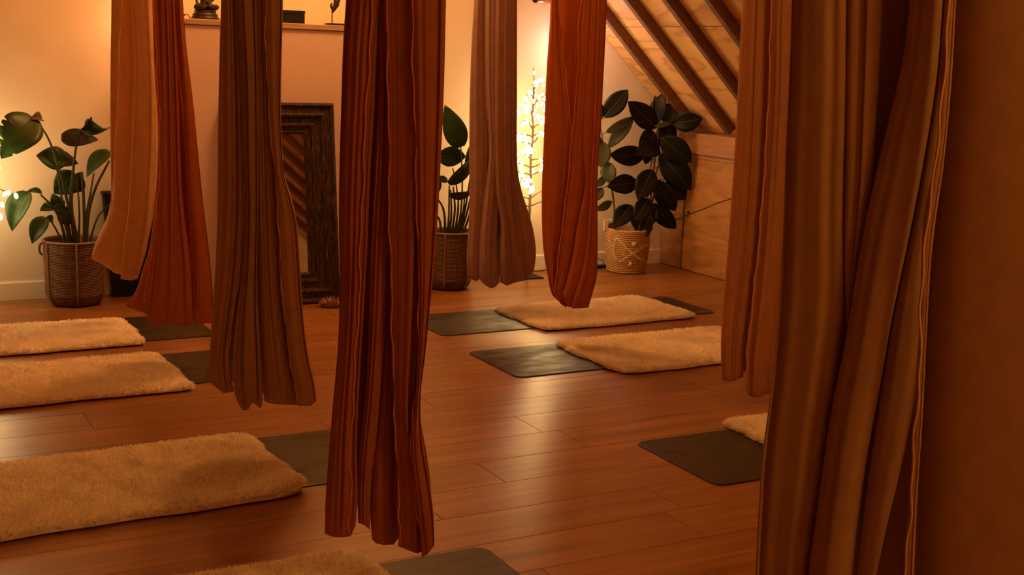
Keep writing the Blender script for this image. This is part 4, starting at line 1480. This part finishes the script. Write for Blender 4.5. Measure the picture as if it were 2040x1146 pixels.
stitches((1228, 474), (1262, 508), 11)
stitches((1262, 508), (1294, 528), 9)
stitches((1233, 523), (1262, 505), 8)
stitches((1262, 505), (1298, 482), 11)
for line in ([(1228, 474), (1224, 484), (1222, 500), (1226, 514), (1232, 523)], [(1298, 483), (1303, 491), (1306, 498)], [(1294, 528), (1299, 523), (1303, 517)]):
    st.tube([on_basket(*p) for p in line], 0.0022, 5)
for (cx_, cy_, s) in ((1263, 486, 1), (1256, 528, -1)):
    for w in (-4, -2, 0, 2, 4):
        a = on_basket(cx_ + w, cy_ - 3 * s)
        b = on_basket(cx_ + w * 0.2, cy_ + 6 * s)
        st.tube([a, (a + b) / 2, b], 0.0024, 5)
st.build('stitching', M_THREAD, body, True)
for (sx, yo) in ((1.0, 0.0), (-1.0, 0.0)):
    a0 = math.radians(-28) if sx > 0 else math.radians(152)
    ca_, sa_ = math.cos(a0), math.sin(a0)
    lp = []
    for x in np.linspace(0, math.pi, 11):
        u = 0.028 * math.cos(x)
        lp.append((PX + BR * 0.93 * ca_ - u * sa_, PY + BR * 0.93 * sa_ + u * ca_, BH - 0.01 + 0.058 * math.sin(x)))
    MB().tube(lp, 0.006, 6).build('handle', M_GRASS, body, True)

sp_ = lambda dx, dy=0.0: (PX + dx, PY + dy, BH - 0.06)
main = [sp_(0.04), Q(1292, 420), Q(1298, 370), Q(1306, 310), Q(1312, 255), Q(1316, 225)]
stem(t, main, 0.009, 0.004, M_STEM)
stem(t, [sp_(0.02), Q(1285, 420), Q(1293, 350), Q(1303, 300), Q(1307, 270)], 0.008, 0.004, M_STEM)
stem(t, [sp_(0.05), Q(1300, 400), Q(1306, 350), Q(1318, 310)], 0.008, 0.004, M_STEM)
stem(t, [sp_(-0.09, 0.03), Q(1224, 420, 0.03), Q(1218, 370, 0.03), Q(1206, 310, 0.03), Q(1199, 270, 0.03), Q(1192, 230, 0.03)], 0.009, 0.004, M_STEM)
RL = [  # base, tip, width px, depth base, depth tip, underside?, roll
    ((1203, 235), (1251, 179), 38, 0.0, -0.03, 2, 0.1), ((1206, 264), (1262, 234), 20, 0.0, -0.02, 1, 0.3), ((1212, 295), (1262, 231), 27, 0.02, 0.02, 1, 0.1),
    ((1308, 255), (1251, 202), 42, 0.0, -0.06, 0, 0.1), ((1307, 246), (1319, 187), 34, 0.0, 0.0, 0, 0.3), ((1304, 240), (1305, 190), 12, 0.02, 0.03, 0, 0.3),
    ((1322, 245), (1350, 206), 40, -0.02, -0.05, 0, 0.1), ((1338, 246), (1404, 236), 38, -0.04, -0.22, 0, 0.2), ((1304, 252), (1338, 246), 11, -0.02, -0.06, 1, 0.2),
    ((1312, 292), (1342, 246), 40, 0.03, 0.04, 0, 0.0), ((1306, 266), (1272, 292), 38, 0.0, -0.04, 0, 0.2), ((1312, 290), (1268, 308), 42, -0.02, -0.09, 0, 0.25),
    ((1284, 311), (1214, 308), 39, 0.0, -0.05, 0, 0.1), ((1317, 274), (1378, 323), 48, -0.04, -0.16, 0, 0.1), ((1314, 305), (1385, 378), 52, -0.01, -0.13, 0, 0.1),
    ((1270, 364), (1209, 372), 38, -0.01, -0.06, 0, 0.1), ((1300, 338), (1270, 398), 42, -0.04, -0.10, 0, 0.1), ((1305, 358), (1346, 420), 40, -0.04, -0.09, 0, 0.1),
    ((1328, 358), (1368, 398), 38, 0.0, -0.08, 0, 0.1), ((1258, 409), (1222, 454), 36, 0.0, -0.07, 0, 0.1), ((1292, 396), (1264, 442), 35, -0.06, -0.12, 0, 0.1),
    ((1297, 405), (1347, 456), 34, -0.03, -0.06, 0, 0.15), ((1292, 435), (1277, 476), 27, -0.09, -0.14, 0, 0.1), ((1294, 408), (1300, 448), 28, 0.0, 0.0, 1, 0.1),
    ((1205, 284), (1196, 334), 32, 0.0, -0.02, 1, 0.1), ((1210, 322), (1216, 366), 32, -0.01, -0.03, 1, 0.2), ((1206, 352), (1186, 372), 16, 0.0, 0.0, 1, 0.3),
    ((1200, 374), (1184, 402), 20, 0.0, 0.0, 0, 0.2), ((1219, 402), (1186, 418), 18, 0.0, 0.0, 1, 0.4), ((1298, 318), (1281, 308), 26, 0.03, 0.03, 0, 0.0),
    ((1195, 240), (1180, 190), 30, 0.02, 0.02, 0, 0.2), ((1200, 300), (1160, 262), 30, 0.03, 0.0, 1, 0.2), ((1326, 330), (1372, 340), 40, 0.0, -0.06, 0, 0.0),
    ((1260, 425), (1282, 462), 24, -0.01, -0.03, 1, 0.2)]
for i, (b_, t_, w_, d0, d1, und, rl) in enumerate(RL):
    pb, pt = Q(b_[0], b_[1], d0), Q(t_[0], t_[1], d1)
    if pt[0] > XR - 0.03:
        pt[0] = XR - 0.03
    wm = w_ / FPX * np.linalg.norm(pb - CAM) * 1.04
    add_leaf(t, pb, pt, wm, (M_RUB, M_RUBG, M_RUB)[und], M_RIB, roll=rl * (1 if i % 2 else -1), arch=0.04 + 0.03 * (i % 3), fold=0.12, nu=14, nv=6)
    # petiole back to the nearest stem
    sx = main if b_[0] > 1240 else [Q(1224, 420, 0.03), Q(1218, 370, 0.03), Q(1206, 310, 0.03), Q(1199, 270, 0.03), Q(1192, 230, 0.03)]
    pts = np.concatenate([np.linspace(np.array(sx[j]), np.array(sx[j + 1]), 8) for j in range(len(sx) - 1)])
    tgt = pb - np.array([0, 0, 0.02])
    near = pts[np.argmin(np.linalg.norm(pts - tgt, axis=1))]
    if np.linalg.norm(near - pb) > 0.01:
        stem(t, [near, (near + pb) / 2 + np.array([0, 0, 0.004]), pb], 0.003, 0.0025, M_PETI, 'petiole')

# tall tapered black stand behind the peach hammock
qx, qy = 1.50, 7.515
t = thing('tapered_stand', 'tall tapered black stand against the wall behind the peach hammock', 'stand', (qx, qy, 0))
lv = [(0.105, 0.040, 0.0), (0.107, 0.042, 0.01), (0.152, 0.046, 0.61)]
v, f = [], []
for (r_, d_, z_) in lv:
    v += [(qx - r_, qy - d_, z_), (qx + r_, qy - d_, z_), (qx + r_, qy + d_, z_), (qx - r_, qy + d_, z_)]
for i in range(len(lv) - 1):
    for j in range(4):
        f.append((i * 4 + j, i * 4 + (j + 1) % 4, i * 4 + 4 + (j + 1) % 4, i * 4 + 4 + j))
f += [(3, 2, 1, 0), (8, 9, 10, 11)]
mk('stand_body', v, f, M_BLACK, t, smooth=False)
MB().box((qx - 0.158, qy - 0.050, 0.6105), (qx + 0.158, qy + 0.050, 0.635), 0.004).build('top_plate', M_BLACK, t)

# ------------------------------------------------------------------ wall socket, plug, cords
s0 = at_y(1212, 449, YB)
t = thing('wall_socket', 'cream wall socket with a black plug left of the seagrass basket', 'socket', (s0[0], YB, s0[2]))
MB().box((s0[0] - 0.040, YB - 0.010, s0[2] - 0.041), (s0[0] + 0.040, YB, s0[2] + 0.041), 0.003).build('plate', M_WHITE, t)
pl = MB().lathe([(0.021, 0.0), (0.021, 0.018), (0.016, 0.034), (0.006, 0.040)], (0, 0, 0), 16)
pl.v = [(s0[0] + 0.018 + x, YB - 0.010 - z_, s0[2] + y) for x, y, z_ in pl.v]
pl.build('plug', M_BLACK, t, True)
e = ground(1200, 531)
MB().tube([(s0[0] + 0.018, YB - 0.05, s0[2]), (s0[0] + 0.02, YB - 0.055, s0[2] - 0.05), (s0[0] + 0.005, YB - 0.03, s0[2] - 0.13), (s0[0] - 0.002, YB - 0.03, s0[2] - 0.22),
           (s0[0] - 0.01, YB - 0.035, 0.02), (s0[0] - 0.02, YB - 0.06, 0.004), (s0[0] - 0.03, YB - 0.075, 0.004)], 0.003, 6).build('cord', M_BLACK, t, True)
a = (s0[0] - 0.10, YB - 0.085, 0.0)
t = thing('power_adapter', 'small black power adapter on the floor below the socket', 'adapter', a)
MB().box((a[0] - 0.055, a[1] - 0.025, 0.0005), (a[0] + 0.05, a[1] + 0.025, 0.022), 0.004).build('case', M_BLACK, t)
MB().tube([(a[0] - 0.03, a[1], 0.012), (a[0] - 0.06, a[1] + 0.02, 0.03), (a[0] - 0.03, a[1] + 0.03, 0.065), (a[0] + 0.03, a[1] + 0.03, 0.055), (a[0] + 0.04, a[1] + 0.02, 0.02)], 0.0025, 6).build('cord', M_BLACK, t, True)
c1, c2, c3, c4 = ground(1062, 541), ground(1076, 541), ground(1088, 538), ground(1130, 536)
o = MB().tube([tuple(c + (0, 0, 0.003)) for c in (c1, c2, c3, c4)], 0.0028, 6).build('floor_cable', M_BLACK, None, True)
tag(o, 'thin black cable on the floor beside the light tree base', 'cable')
kp = [at_x(x, y, XR - 0.004) for x, y in ((1300, 445), (1325, 443), (1352, 436), (1372, 427), (1400, 417), (1430, 404), (1456, 396), (1500, 383))]
kp = [p for p in kp if p[1] < YB - 0.01]
t = thing('pinned_cable', 'thin dark cord pinned along the plywood knee wall', 'cable', tuple(kp[0]))
MB().tube(kp, 0.0022, 5).build('cord', M_BLACK, t, True)
p = at_x(1372.5, 423, XR)
MB().ellipsoid((p[0] - 0.006, p[1], p[2]), (0.008, 0.007, 0.011), 10, 6).build('pin', M_BLACK, t, True)
